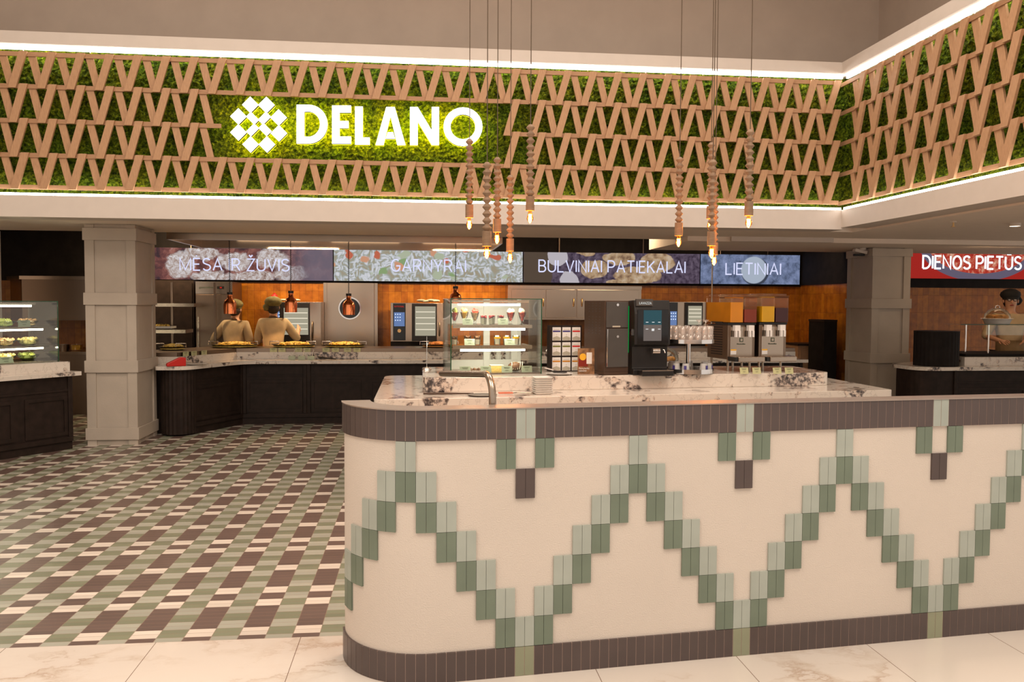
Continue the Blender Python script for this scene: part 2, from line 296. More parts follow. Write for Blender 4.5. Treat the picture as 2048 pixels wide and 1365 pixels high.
# ---------------------------------------------------------------- mesh builder
class MB:
    def __init__(s): s.v = []; s.f = []; s.m = Matrix.Identity(4)
    def xf(s, m): s.m = m; return s
    def add(s, vs, fs):
        n = len(s.v); s.v += [tuple(s.m @ Vector(v)) for v in vs]; s.f += [tuple(i + n for i in f) for f in fs]; return s
    def box(s, x0, x1, y0, y1, z0, z1):
        return s.add([(x0, y0, z0), (x1, y0, z0), (x1, y1, z0), (x0, y1, z0), (x0, y0, z1), (x1, y0, z1), (x1, y1, z1), (x0, y1, z1)],
                     [(0, 3, 2, 1), (4, 5, 6, 7), (0, 1, 5, 4), (1, 2, 6, 5), (2, 3, 7, 6), (3, 0, 4, 7)])
    def prism(s, poly, z0, z1):        # poly in xy, ccw
        n = len(poly)
        return s.add([(x, y, z0) for x, y in poly] + [(x, y, z1) for x, y in poly],
                     [tuple(range(n - 1, -1, -1)), tuple(range(n, 2 * n))] + [(i, (i + 1) % n, n + (i + 1) % n, n + i) for i in range(n)])
    def slab(s, poly, y0, y1):         # poly in xz, extruded along y
        n = len(poly)
        return s.add([(x, y0, z) for x, z in poly] + [(x, y1, z) for x, z in poly],
                     [tuple(range(n)), tuple(range(2 * n - 1, n - 1, -1))] + [(i, n + i, n + (i + 1) % n, (i + 1) % n) for i in range(n)])
    def lathe(s, prof, c=(0, 0, 0), seg=20, a0=0, a1=2 * PI):
        full = abs(a1 - a0 - 2 * PI) < 1e-6; k = seg if full else seg + 1
        vs = []
        for i in range(k):
            a = a0 + (a1 - a0) * i / seg
            for r, z in prof: vs.append((c[0] + r * math.cos(a), c[1] + r * math.sin(a), c[2] + z))
        n = len(prof); fs = []
        for i in range(seg):
            j = (i + 1) % k
            for p in range(n - 1): fs.append((i * n + p, j * n + p, j * n + p + 1, i * n + p + 1))
        return s.add(vs, fs)
    def cyl(s, c, r, h, seg=20, r2=None):
        r2 = r if r2 is None else r2
        return s.lathe([(0, 0), (r, 0), (r2, h), (0, h)], c, seg)
    def tube(s, pts, r, seg=10):
        pts = [Vector(p) for p in pts]; vs = []; n = len(pts); up = None
        for i, p in enumerate(pts):
            d = (pts[min(i + 1, n - 1)] - pts[max(i - 1, 0)]).normalized()
            if up is None: up = d.orthogonal().normalized()
            up = (up - d * up.dot(d)).normalized(); sd = d.cross(up)
            rr = r[i] if isinstance(r, (list, tuple)) else r
            for k in range(seg):
                a = 2 * PI * k / seg; vs.append(tuple(p + (up * math.cos(a) + sd * math.sin(a)) * rr))
        fs = [tuple(range(seg))[::-1], tuple(range((n - 1) * seg, n * seg))]
        for i in range(n - 1):
            for k in range(seg): fs.append((i * seg + k, i * seg + (k + 1) % seg, (i + 1) * seg + (k + 1) % seg, (i + 1) * seg + k))
        return s.add(vs, fs)
    def ball(s, c, rx, ry=None, rz=None, seg=12, rings=8, z0=-PI / 2, jit=0):
        ry = rx if ry is None else ry; rz = rx if rz is None else rz; vs = []; fs = []
        for i in range(rings + 1):
            t = z0 + (PI / 2 - z0) * i / rings
            for k in range(seg):
                a = 2 * PI * k / seg; q = 1 + random.uniform(-jit, jit)
                vs.append((c[0] + rx * q * math.cos(t) * math.cos(a), c[1] + ry * q * math.cos(t) * math.sin(a), c[2] + rz * q * math.sin(t)))
        for i in range(rings):
            for k in range(seg): fs.append((i * seg + k, i * seg + (k + 1) % seg, (i + 1) * seg + (k + 1) % seg, (i + 1) * seg + k))
        fs.append(tuple(range(seg))[::-1])
        return s.add(vs, fs)
    def build(s, name, mat, parent=None, smooth=False, loc=None, rz=0, bevel=0):
        me = bpy.data.meshes.new(name); me.from_pydata(s.v, [], s.f); me.update()
        me.materials.append(MATS[mat]); o = bpy.data.objects.new(name, me); COL.objects.link(o)
        if smooth:
            for p in me.polygons: p.use_smooth = True
            try: me.set_sharp_from_angle(angle=math.radians(56))
            except Exception: pass
        if parent: o.parent = parent
        if loc is not None: o.location = loc
        o.rotation_euler = (0, 0, rz)
        if bevel:
            b = o.modifiers.new('bevel', 'BEVEL'); b.width = bevel; b.segments = 2; b.limit_method = 'ANGLE'
        return o
def tag(o, label=None, cat=None, group=None, kind=None):
    if label: o['label'] = label
    if cat: o['category'] = cat
    if group: o['group'] = group
    if kind: o['kind'] = kind
    return o
def thing(name, label, cat, loc=(0, 0, 0), rz=0, group=None):
    o = bpy.data.objects.new(name, None); COL.objects.link(o); o.location = loc; o.rotation_euler = (0, 0, rz); o.empty_display_size = .1
    return tag(o, label, cat, group)
def struct(o): o['kind'] = 'structure'; return o
def copy_tree(o, parent=None):
    c = o.copy(); COL.objects.link(c)
    if parent: c.parent = parent
    for ch in list(o.children): copy_tree(ch, c)
    return c
def text_mesh(txt, w, h, depth=.004):
    cu = bpy.data.curves.new('t', 'FONT'); cu.body = txt; cu.extrude = depth / 2; cu.resolution_u = 4
    ob = bpy.data.objects.new('t', cu); COL.objects.link(ob); bpy.context.view_layer.update()
    me = bpy.data.meshes.new_from_object(ob.evaluated_get(bpy.context.evaluated_depsgraph_get()))
    base = bpy.data.curves.new('t2', 'FONT'); base.body = 'H'; b2 = bpy.data.objects.new('t2', base); COL.objects.link(b2); bpy.context.view_layer.update()
    hm = bpy.data.meshes.new_from_object(b2.evaluated_get(bpy.context.evaluated_depsgraph_get())); ch = max(v.co.y for v in hm.vertices)
    x0 = min(v.co.x for v in me.vertices); x1 = max(v.co.x for v in me.vertices)
    vs = [((v.co.x - x0) / (x1 - x0) * w, -v.co.z, v.co.y / ch * h) for v in me.vertices]; fs = [tuple(p.vertices) for p in me.polygons]
    bpy.data.objects.remove(ob); bpy.data.objects.remove(b2); return vs, fs
def _arc(cx, cy, rx, ry, a0, a1, n=10): return [(cx + rx * math.cos(math.radians(a0 + (a1 - a0) * i / n)), cy + ry * math.sin(math.radians(a0 + (a1 - a0) * i / n))) for i in range(n + 1)]
GL = {  # strokes on a unit cap height; (width, strokes)
 'A': (.64, [[(0, 0), (.32, 1), (.64, 0)], [(.12, .34), (.52, .34)]]), 'B': (.55, [[(.0, 0), (0, 1), (.28, 1)] + _arc(.28, .76, .22, .24, 90, -90)[1:] + [(0, .52)], [(.28, .52)] + _arc(.29, .26, .25, .26, 90, -90) + [(0, 0)]]),
 'D': (.60, [[(0, 0), (0, 1), (.20, 1)] + _arc(.20, .5, .40, .5, 90, -90, 14)[1:] + [(0, 0)]]), 'E': (.48, [[(.48, 0), (0, 0), (0, 1), (.48, 1)], [(0, .52), (.42, .52)]]),
 'G': (.64, [_arc(.33, .5, .33, .5, 50, 330, 18) + [(.64, .20), (.64, .46), (.36, .46)]]), 'I': (.0, [[(0, 0), (0, 1)]]), 'K': (.56, [[(0, 0), (0, 1)], [(.54, 1), (0, .38)], [(.18, .58), (.56, 0)]]),
 'L': (.46, [[(0, 1), (0, 0), (.46, 0)]]), 'M': (.78, [[(0, 0), (0, 1), (.39, .05), (.78, 1), (.78, 0)]]), 'N': (.60, [[(0, 0), (0, 1), (.60, 0), (.60, 1)]]),
 'O': (.68, [_arc(.34, .5, .34, .5, 0, 360, 24)]), 'P': (.54, [[(0, 0), (0, 1), (.28, 1)] + _arc(.28, .72, .26, .28, 90, -90)[1:] + [(0, .44)]]),
 'R': (.56, [[(0, 0), (0, 1), (.28, 1)] + _arc(.28, .73, .25, .27, 90, -90)[1:] + [(0, .46)], [(.30, .46), (.56, 0)]]),
 'S': (.54, [_arc(.27, .76, .25, .24, 25, 220, 12) + [(.27, .51)] + _arc(.27, .25, .27, .25, 55, -155, 12)]), 'T': (.60, [[(0, 1), (.60, 1)], [(.30, 1), (.30, 0)]]),
 'U': (.58, [[(0, 1), (0, .30)] + _arc(.29, .30, .29, .30, 180, 360, 12) + [(.58, 1)]]), 'V': (.62, [[(0, 1), (.31, 0), (.62, 1)]]), 'Y': (.60, [[(0, 1), (.30, .42), (.60, 1)], [(.30, .42), (.30, 0)]]), 'Z': (.54, [[(0, 1), (.54, 1), (0, 0), (.54, 0)]])}
ACC = {'Ė': ('E', [[(.22, 1.17), (.22, 1.27)]]), 'Ž': ('Z', [[(.14, 1.34), (.27, 1.18), (.40, 1.34)]]), 'Ū': ('U', [[(.10, 1.20), (.48, 1.20)]])}
def stroke_text(txt, x, y, z, w, h, mat, parent, wt=.11):
    tot = 0; items = []
    for ch in txt:
        if ch == ' ': tot += .34; continue
        base, ex = ACC.get(ch, (ch, [])); wd, st = GL[base]; items.append((tot, st + ex)); tot += wd + .21
    tot -= .21; sx = w / tot; b = MB(); hw = wt / 2
    for ox, st in items:
        for pts in st:
            pts = [p for i_, p in enumerate(pts) if i_ == 0 or abs(p[0] - pts[i_ - 1][0]) + abs(p[1] - pts[i_ - 1][1]) > 1e-5]
            P_ = [Vector(((ox + p[0]) * sx, p[1] * h)) for p in pts]; n = len(P_); L_, R_ = [], []
            for i in range(n):
                d0 = (P_[i] - P_[i - 1]).normalized() if i else None; d1 = (P_[i + 1] - P_[i]).normalized() if i < n - 1 else None
                d0 = d0 or d1; d1 = d1 or d0; nm_ = Vector((-(d0.y + d1.y), d0.x + d1.x)); nm_ = nm_.normalized() if nm_.length > .25 else Vector((-d1.y, d1.x)); k_ = min(1.8, 1 / max(.35, nm_.dot(Vector((-d1.y, d1.x)))))
                L_.append(P_[i] + nm_ * hw * h * k_); R_.append(P_[i] - nm_ * hw * h * k_)
            m_ = len(b.v); b.add([(x + q.x, y, z + q.y) for q in L_] + [(x + q.x, y, z + q.y) for q in R_] + [(x + q.x, y + .003, z + q.y) for q in L_] + [(x + q.x, y + .003, z + q.y) for q in R_],
                  [(i, i + 1, n + i + 1, n + i) for i in range(n - 1)] + [(i, 2 * n + i, 2 * n + i + 1, i + 1) for i in range(n - 1)] + [(n + i, n + i + 1, 3 * n + i + 1, 3 * n + i) for i in range(n - 1)])
    return b.build('lettering', mat, parent)
def text(txt, x, y, z, w, h, mat, parent=None, name='lettering', mx=None):
    vs, fs = text_mesh(txt, w, h); b = MB()
    if mx is not None: b.xf(mx)
    b.add([(x + a, y + c, z + d) for a, c, d in vs], fs); return b.build(name, mat, parent)
CR = math.radians(6.069)                                  # the tiled counter and the island stand turned by six degrees
# ================================================================ SETTING
struct(MB().box(-9, 9, -7, .549, -.1, 0).build('floor', 'marble_floor'))
struct(MB().box(-9, 11, .549, 10.6, -.1, 0).build('floor', 'mosaic_floor'))
struct(MB().box(-9, 13, 10.1, 10.3, 0, 1.93).build('wall_back', 'orange_tile'))
struct(MB().box(-9, 13, 10.06, 10.3, 1.93, 3.1).build('wall_back', 'dark_panel'))
struct(MB().box(5.98, 6.12, 8.23, 10.06, 0, 1.95).build('wall_partition', 'orange_tile'))
struct(MB().box(5.96, 6.14, 8.23, 10.06, 1.95, 3.0).build('wall_partition', 'dark_panel'))
struct(MB().box(-9, 6.14, 7.36, 10.3, 3.0, 3.1).build('ceiling', 'dark_panel'))
FY = 5.6; WX = 4.35; CZ = 2.48
# soffit over the front of the kitchen: fascia lip, underside, upper lip
struct(MB().box(-9, WX + .02, FY, FY + .30, CZ, 2.70).box(-9, WX + .02, FY + .10, FY + .30, 2.70, 2.73).build('soffit_front', 'white_paint'))
struct(MB().box(WX, WX + .3, -3, FY, CZ + .02, 2.70).box(WX + .1, WX + .3, -3, FY, 2.70, 2.73).build('soffit_right', 'white_paint'))
struct(MB().box(-9, 3.45, FY + .30, 7.36, CZ, CZ + .12).box(3.45, 13, FY + .30, 6.8, CZ, CZ + .12).box(WX + .3, 13, -3, FY + .3, CZ, CZ + .12).box(-9, 3.45, 7.3, 7.36, CZ + .12, 3.0).build('ceiling', 'ceiling_paint'))
struct(MB().box(2.95, 13, 6.8, 8.6, 2.42, 2.60).box(6.14, 13, 8.6, 10.3, 2.62, 2.7).build('ceiling', 'ceiling_paint'))
struct(MB().box(3.5, 4.85, 6.74, 6.80, 2.42, 2.49).build('painted_lit_band', 'white_paint'))  # light on the ceiling step, put in as a separate pale band
struct(MB().box(-9, WX + .9, FY - .06, FY + .95, 4.215, 4.335).box(WX - .06, WX + .95, -3, FY - .06, 4.215, 4.335).build('soffit_cap', 'white_paint'))
struct(MB().box(-9, WX + .9, FY + .9, FY + 1.0, 4.335, 6.6).build('wall_upper_front', 'taupe_paint'))
struct(MB().box(WX + .9, WX + 1.0, -3, FY + 1.0, 4.335, 6.6).build('wall_upper_right', 'taupe_paint'))
struct(MB().box(-9, 6, -5.5, FY + 1.0, 6.6, 6.7).build('ceiling', 'ceiling_paint'))
struct(MB().box(-6.3, -5.57, 7.5, 7.56, 0, CZ).build('wall_left', 'white_paint'))
struct(MB().box(-9, -8.9, -3, 10.3, 0, 6.6).build('wall_left', 'ceiling_paint'))
struct(MB().box(-9, WX + .3, FY + .26, FY + .32, 2.73, 4.215).box(WX + .26, WX + .32, -3, FY + .26, 2.73, 4.215).build('wall_frieze_backing', 'dark_panel'))
# light strips along the frieze
def strip(name, label, x0, x1, y0, y1, z0, z1):
    t = thing(name, label, 'light strip', ((x0 + x1) / 2, (y0 + y1) / 2, z0)); cx, cy = (x0 + x1) / 2, (y0 + y1) / 2
    MB().box(x0 - cx, x1 - cx, y0 - cy, y1 - cy, 0, z1 - z0).build('light_tube', 'led_strip', t)
    ax = x1 - x0 > y1 - y0; b = MB(); L = max(x1 - x0, y1 - y0); n = int(L / .62)
    for i in range(n):
        p = -L / 2 + (i + .5) * L / n
        if ax: b.box(p - .004, p + .004, -.012, .012, z1 - z0 - .045 if z0 > 3 else -.0, z1 - z0)
        else: b.box(-.012, .012, p - .004, p + .004, z1 - z0 - .045 if z0 > 3 else -.0, z1 - z0)
    b.build('clip', 'white_paint', t)
strip('light_strip', 'long glowing light strip above the lattice along the front frieze', -8, WX, FY + .035, FY + .06, 4.182, 4.214)
strip('light_strip', 'long glowing light strip below the lattice along the front frieze', -8, WX, FY + .005, FY + .03, 2.70, 2.725)
strip('light_strip', 'slanting glowing light strip above the lattice on the right wing', WX + .035, WX + .06, -2.5, FY + .02, 4.182, 4.214)
strip('light_strip', 'glowing light strip below the lattice on the right wing', WX + .005, WX + .03, -2.5, FY - .04, 2.70, 2.725)
# moss walls
def moss(name, label, L, mx):
    nx = int(L / .026); nz = int(1.52 / .026); b = MB(); b.xf(mx); vs = []; fs = []
    for j in range(nz + 1):
        for i in range(nx + 1):
            vs.append((L * i / nx + random.uniform(-.008, .008), random.uniform(-.032, .006), 2.69 + 1.53 * j / nz + random.uniform(-.008, .008)))
    for j in range(nz):
        for i in range(nx): a = j * (nx + 1) + i; fs.append((a, a + 1, a + nx + 2, a + nx + 1))
    n = len(vs); vs += [(0, .05, 2.69), (L, .05, 2.69), (L, .05, 4.22), (0, .05, 4.22)]; fs.append((n + 3, n + 2, n + 1, n))
    b.add(vs, fs); tag(b.build(name, 'moss'), label, 'moss wall')
moss('moss_wall', 'bright green preserved moss behind the lattice along the front frieze', 10.8, Matrix.Translation((-6.1, FY + .16, 0)))
moss('moss_wall', 'bright green preserved moss behind the lattice on the right wing', 8.0, Matrix.Translation((WX + .16, FY + .24, 0)) @ Matrix.Rotation(-PI / 2, 4, 'Z'))
# oak lattice of leaning slats
def lattice(label, mx, pitch, phase, i0, i1, gap=None, endx=None):
    t = thing('slat_lattice', label, 'lattice'); t.matrix_world = mx; zb, zt = 2.765, 4.155; rh = (zt - zb) / 4; rail_h = .045
    for k in range(5):
        z = zb + k * rh - (rail_h / 2 if k else 0) - (rail_h / 2 if k == 4 else 0); b = MB(); xa, xb = phase + i0 * pitch - .1, endx
        if k == 2 and gap: b.box(xa, gap[0] + .045, .026, .040, z, z + rail_h); MB().box(gap[1] - .01, xb, .026, .040, z, z + rail_h).build('rail', 'oak_rail', t)
        else: b.box(xa, xb, .026, .040, z, z + rail_h)
        b.build('rail', 'oak_rail', t)
    for k in range(4):
        b = MB(); b2 = MB(); z0, z1 = zb + k * rh - (.022 if k else 0), zb + (k + 1) * rh + (.022 if k < 3 else 0)
        for i in range(i0, i1 + 1):
            x = phase + i * pitch; wv = .275 * pitch; front = back = True
            q = b2 if (gap and k in (1, 2) and x > sum(gap) / 2) else b
            if gap and k in (1, 2):
                if gap[0] - .02 < x + .4 * pitch < gap[1] - .02: front = False
                if gap[0] - .02 < x + .97 * pitch < gap[1] + .2: back = False
            if x + .63 * pitch + wv > endx or (endx > 6 and i == i1): back = False
            if endx > 6 and i < 0: front = False
            j = random.uniform(-.003, .003)
            if front: q.slab([(x + j, z0), (x + wv + j, z0), (x + .40 * pitch + wv, z1), (x + .40 * pitch, z1)], 0, .026)
            if back: q.slab([(x + .93 * pitch, z0 + .01), (x + .93 * pitch + wv * .95, z0 + .01), (x + .63 * pitch + wv * .95, z1 - .02), (x + .63 * pitch, z1 - .02)], .040, .062)
        if b2.v: b2.build('slat_row', 'oak', t)
        b.build('slat_row', 'oak', t)
    b = MB()
    for i in range(i0, i1 + 1, 3): b.box(phase + i * pitch + .05, phase + i * pitch + .07, .048, .17, 2.775, 2.8).box(phase + i * pitch + .14, phase + i * pitch + .16, .048, .17, 4.12, 4.145)
    b.build('bracket', 'dark_panel', t)
g0, g1 = PY(432, 250, FY).x, PY(1022, 250, FY).x
lattice('long oak slat lattice on the front frieze around the shop sign', Matrix.Translation((0, FY + .005, 0)), .2806, -4.560, -4, 31, (g0, g1), WX - .02)
lattice('oak slat lattice on the right wing of the frieze', Matrix.Translation((WX + .005, FY, 0)) @ Matrix.Rotation(-PI / 2, 4, 'Z'), .340, .215, -1, 18, None, 6.6)
# ================================================================ SIGN
def letter_polys():
    Z = lambda x0, y0, pts: pts
    out = {}
    out['E'] = ([(664, 211), (702, 211), (702, 225), (679, 225), (679, 242), (697, 242), (697, 256), (679, 256), (679, 273), (702, 273), (702, 287.5), (664, 287.5)], [])
    out['L'] = ([(710, 213), (725.5, 213), (725.5, 275), (739.5, 275), (739.5, 289), (710, 289)], [])
    out['N'] = ([(820, 290), (820, 214), (835.5, 214), (863.5, 261), (863.5, 214), (878, 214), (878, 290), (863.5, 290), (835.5, 243), (835.5, 290)], [])
    return out
SY = FY - .01
def pxz(px, py): P = PY(px, py, SY); return (P.x, P.z)
sign = thing('shop_sign', 'glowing white DELANO letters and woven square emblem on green moss', 'sign', (0, SY, 0))
def glyph(name, outline, hole=None):
    # outline/hole as pixel lists; extruded ring when there is a hole (same point count)
    o = [pxz(*p) for p in outline]
    def ring(b, y0, y1, oo, hh):
        n = len(oo)
        for i in range(n):
            j = (i + 1) % n; b.slab([oo[i], oo[j], hh[j], hh[i]], y0, y1)
    def solid(b, y0, y1): b.slab(o, y0, y1)
    g = None
    if hole: h = [pxz(*p) for p in hole]
    for part, mat, y0, y1 in (('face', 'sign_face', 0, .012), ('body', 'dark_panel', .012, .062), ('halo', 'sign_halo', .063, .068)):
        b = MB()
        ring(b, y0, y1, o, h) if hole else solid(b, y0, y1)
        ob = b.build(name if part == 'face' else part, mat, sign if part == 'face' else g)
        if part == 'face': g = ob
def arc(cx, cy, rx, ry, a0, a1, n): return [(cx + rx * math.cos(math.radians(a0 + (a1 - a0) * i / n)), cy - ry * math.sin(math.radians(a0 + (a1 - a0) * i / n))) for i in range(n + 1)]
glyph('letter', arc(617, 248.3, 38, 38.8, -90, 90, 16) + [(593, 209.5), (593, 248), (593, 287)], arc(616, 248.3, 24, 25.5, -90, 90, 16) + [(608.5, 223.5), (608.5, 248), (608.5, 273)])
for k, (a, h) in letter_polys().items(): glyph('letter', a)
def glyph_multi(name, quads):
    g = None
    for part, mat, y0, y1 in (('face', 'sign_face', 0, .012), ('body', 'dark_panel', .012, .062), ('halo', 'sign_halo', .063, .068)):
        b = MB()
        for q in quads: b.slab([pxz(*p) for p in q], y0, y1)
        ob = b.build(name if part == 'face' else part, mat, sign if part == 'face' else g)
        if part == 'face': g = ob
glyph_multi('letter', [[(772.5, 214), (781, 214), (781, 232), (767, 290), (751, 290)], [(781, 214), (789.5, 214), (811, 290), (794.5, 290), (781, 232)], [(775.6, 264.5), (786.3, 264.5), (790, 277.5), (771.2, 277.5)]])
glyph('letter', arc(926, 253.5, 39, 38.8, 0, 345, 23), arc(926, 253.5, 25, 25, 0, 345, 23))
def crop(x, y): return (420 + x * .2832, 160 + y * .2832)
R2 = 58
for (x, y) in ((284, 175), (398, 176), (200, 257), (484, 265), (200, 370), (486, 376), (286, 455), (402, 455)):
    glyph('emblem_square', [crop(x, y - R2), crop(x + R2, y), crop(x, y + R2), crop(x - R2, y)])
def bar(x, y, L, wd, a):
    c, s_ = math.cos(math.radians(a)), math.sin(math.radians(a)); pts = [(-L / 2, -wd / 2), (L / 2, -wd / 2), (L / 2, wd / 2), (-L / 2, wd / 2)]
    glyph('emblem_square', [crop(x + u_ * c - v_ * s_, y + u_ * s_ + v_ * c) for u_, v_ in pts])
bar(300, 270, 80, 48, 45); bar(384, 270, 80, 50, -45); bar(300, 352, 80, 48, -45); bar(388, 350, 80, 50, 45)
# ================================================================ TILED COUNTER
PWD = .0856826; RH = .13; XS0 = -4.1 * PWD; RAD = .365; QL = RAD * PI / 2
ctr = thing('tiled_counter', 'curved cream plaster counter wall with green and brown tile zigzag', 'counter', PZ(1028.6, 1352.1, 0), CR)
def cp(s, off=0):       # point on the outer face at arc length s, pushed out by off
    if s >= XS0: return (s, -off)
    a = min((XS0 - s) / RAD, PI / 2); ex = max(0, (XS0 - s) - QL)
    return (XS0 - math.sin(a) * (RAD + off), RAD - math.cos(a) * (RAD + off) + ex)
def path(off, x1=5.2, ext=.02):
    return [cp(XS0 - QL - ext, off)] + [cp(XS0 - QL * i / 24, off) for i in range(24, -1, -1)] + [cp(x1, off)]
def band(b, off0, off1, z0, z1, x1=5.2, ext=.02):
    o = path(off0, x1, ext); i = path(off1, x1, ext); n = len(o)
    for k in range(n - 1): b.prism([o[k], o[k + 1], i[k + 1], i[k]], z0, z1)
b = MB(); band(b, 0, -.115, 0, 1.17); b.build('plaster_wall', 'stucco', ctr)
b = MB(); band(b, .013, -.117, 1.1705, 1.1755, ext=.02); b.build('coping', 'coping_metal', ctr)
def tile(b, col, row, half, t=.009, g=.0013):
    s0 = col * PWD + half * PWD / 2 + g; s1 = s0 + PWD / 2 - 2 * g
    z1 = 1.17 - row * RH - (.0 if row == 0 else g); z0 = 1.17 - (row + 1) * RH + g
    b.prism([cp(s0, t), cp(s1, t), cp(s1, 0), cp(s0, 0)], max(z0, 0), z1)
PT = {}
def part_mb(name, mat, run): return PT.setdefault((name, mat, run), MB())
for c in range(-11, 60):
    q = c % 12; d = 6 - (q if q <= 6 else 12 - q); run = c // 12          # d is 0 at the peaks, 6 at the valleys
    for h in (0, 1):
        tile(part_mb('top_accent_tiles', 'tile_sage', c) if d == 6 else part_mb('top_tile_band', 'tile_brown', run), c, 0, h, .010)
        if c > -11: tile(part_mb('zigzag_light_tiles', 'tile_sage', run), c, 1 + d, h, g=.0008)
        if d < 6 and c > -11: tile(part_mb('zigzag_dark_tiles', 'tile_green', run), c, 2 + d, h, g=.0008)
        tile(part_mb('base_accent_tiles', 'tile_mid', c) if d == 6 else part_mb('base_tile_band', 'tile_brown', run), c, 8, h, .010)
        if d == 5 and c > -11: tile(part_mb('green_accent_tiles', 'tile_green', c), c, 1, h, g=.0008)
        if d == 6: tile(part_mb('brown_accent_tiles', 'tile_brown', c), c, 2, h, g=.0008)
g_ = MB(); band(g_, .0085, .0002, 1.041, 1.1695); g_.build('grout', 'grout', ctr); g_ = MB(); band(g_, .0085, .0002, .0, .128); g_.build('grout', 'grout', ctr)
for (nm_, mt_, run), b_ in PT.items(): b_.build(nm_, mt_, ctr)
# bent steel handrail behind the counter wall
P0 = PZ(985, 818, 1.175); yb = P0.y + .20
Pv = PY(985, 800, yb); Pt = PY(985, 752, yb); Pl = PY(883, 747.5, yb + .9)
pts = [(Pv.x, yb, 0.0), (Pv.x, yb, Pt.z - .10)]
dirh = (Vector((Pl.x, Pl.y, 0)) - Vector((Pt.x, yb, 0))).normalized()
for i in range(1, 7):
    a = PI / 2 * i / 6; pts.append((Pv.x + dirh.x * .1 * (1 - math.cos(a)), yb + dirh.y * .1 * (1 - math.cos(a)), Pt.z - .10 + .1 * math.sin(a)))
pts.append((Pl.x, Pl.y, Pl.z)); b = MB()
t = thing('handrail', 'bent brushed steel tube rail rising behind the tiled counter', 'handrail', (0, 0, 0)); MB().tube(pts, .0165, 14).build('tube', 'stainless', t, True)
MB().cyl((Pv.x, yb, 0), .05, .012).build('floor_flange', 'stainless', t)
# ================================================================ PENDANT LAMPS
def pendant(label, px, py_socket, py_tip, wpx, nb):
    D = 5.2 * 17 / wpx; P = CAM + ray(px, py_tip) * D; k = D / FPX
    t = thing('pendant_lamp', label, 'pendant lamp', (P.x, P.y, P.z), 0, None)
    zs = (py_tip - py_socket) * k                       # bulb height
    r = wpx / 2 * k; sh = 1.62 * wpx * k
    bz = MB().lathe([(.001, 0), (.30 * r, .05 * zs), (.72 * r, .28 * zs), (.78 * r, .42 * zs), (.55 * r, .7 * zs), (.4 * r, .9 * zs), (.38 * r, zs)], seg=18).build('bulb', 'amber_glass', t, True)
    f = MB()
    for q in range(4):
        a = q * PI / 2 + .4; f.tube([(.16 * r * math.cos(a), .16 * r * math.sin(a), .22 * zs), (.30 * r * math.cos(a + .5), .30 * r * math.sin(a + .5), .72 * zs)], .0038, 6)
    f.build('filament', 'filament', bz)
    MB().lathe([(0, 0), (r, 0), (r, sh), (.2 * r, sh), (0, sh)], (0, 0, zs), 24).build('socket', 'turned_wood', t, True)
    z = zs + sh; bh = 1.48 * r
    b = MB(); pr = []
    for i in range(nb):
        zz = z + i * bh; pr += [(.42 * r, zz + .02 * bh), (.98 * r, zz + .46 * bh), (.98 * r, zz + .54 * bh), (.42 * r, zz + .98 * bh)]
    pr += [(.10 * r, z + nb * bh)]
    b.lathe(pr, seg=20); b.build('bead_column', 'turned_wood', t, True)
    MB().tube([(0, 0, z + nb * bh - .01), (0, 0, 6.6 - P.z)], .0028, 6).build('cord', 'cord', t)
    l = bpy.data.lights.new('bulb_light', 'POINT'); l.energy = 5.5; l.color = (1, .38, .08); l.shadow_soft_size = .02
    lo = bpy.data.objects.new('bulb_light', l); COL.objects.link(lo); lo.parent = t; lo.location = (0, -.0, zs * .35 - .0)
for a in (('leftmost bead pendant lamp with lit bulb, left of the letter O', 938.5, 436, 459, 16, 11),
          ('thickest bead pendant lamp hanging low, second from the left', 973.5, 493, 518, 18.5, 10.0),
          ('bead pendant lamp glowing orange, third from the left cluster', 994, 465, 488, 16.5, 10),
          ('orange glowing bead pendant lamp hanging lowest in the left cluster', 1020, 503, 526, 15.5, 11),
          ('highest bead pendant lamp on the right of the left cluster', 1060, 422, 447, 17.5, 11),
          ('bead pendant lamp hanging left in the right cluster', 1357, 472, 494, 16, 11),
          ('bead pendant lamp mostly hidden behind another in right cluster', 1420, 438, 462, 15.5, 11),
          ('front bead pendant lamp in the middle of the right cluster', 1423, 492, 517, 17.5, 11),
          ('lowest bead pendant lamp peeking out behind the middle one', 1428, 510, 531, 15, 11),
          ('highest bead pendant lamp at the right end of the right cluster', 1497, 432, 456, 17.5, 11)):
    pendant(a[0], a[1], a[2], a[3], a[4], int(a[5]))
# ================================================================ STONE ISLAND
IZ, RZ = .85, .975
def line(P, ang, x): return P.y + math.tan(ang) * (x - P.x)
A = PZ(1250, 790.5, IZ); fy = lambda x: line(A, CR, x)
xl, xr = -.77, 3.90
def rpoly(pts, r, n=6):       # rounded polygon
    out = []
    for i in range(len(pts)):
        p0, p1, p2 = Vector(pts[i - 1]), Vector(pts[i]), Vector(pts[(i + 1) % len(pts)]); rr = r[i] if isinstance(r, (list, tuple)) else r
        a = p1 + (p0 - p1).normalized() * rr; c = p1 + (p2 - p1).normalized() * rr
        for k in range(n + 1):
            t_ = k / n; out.append(tuple((a * (1 - t_) ** 2 + p1 * 2 * t_ * (1 - t_) + c * t_ * t_)[:2]))
    return out
isl = thing('serving_island', 'island of dark panels under a white speckled stone top', 'counter', (0, 0, 0))
top_poly = rpoly([(xl, fy(xl)), (xr, fy(xr)), (xr, 5.45), (xl, 5.45)], [.06, .05, .05, .15])
MB().prism(top_poly, IZ - .10, IZ).build('worktop', 'counter_stone', isl, bevel=.004)
MB().prism([(xl + .08, fy(xl) + .08), (xr - .08, fy(xr) + .08), (xr - .08, 5.37), (xl + .08, 5.37)], 0, IZ - .1005).build('body', 'dark_wood', isl)
B = PZ(1250, 778.5, IZ); ry = lambda x: line(B, CR, x)
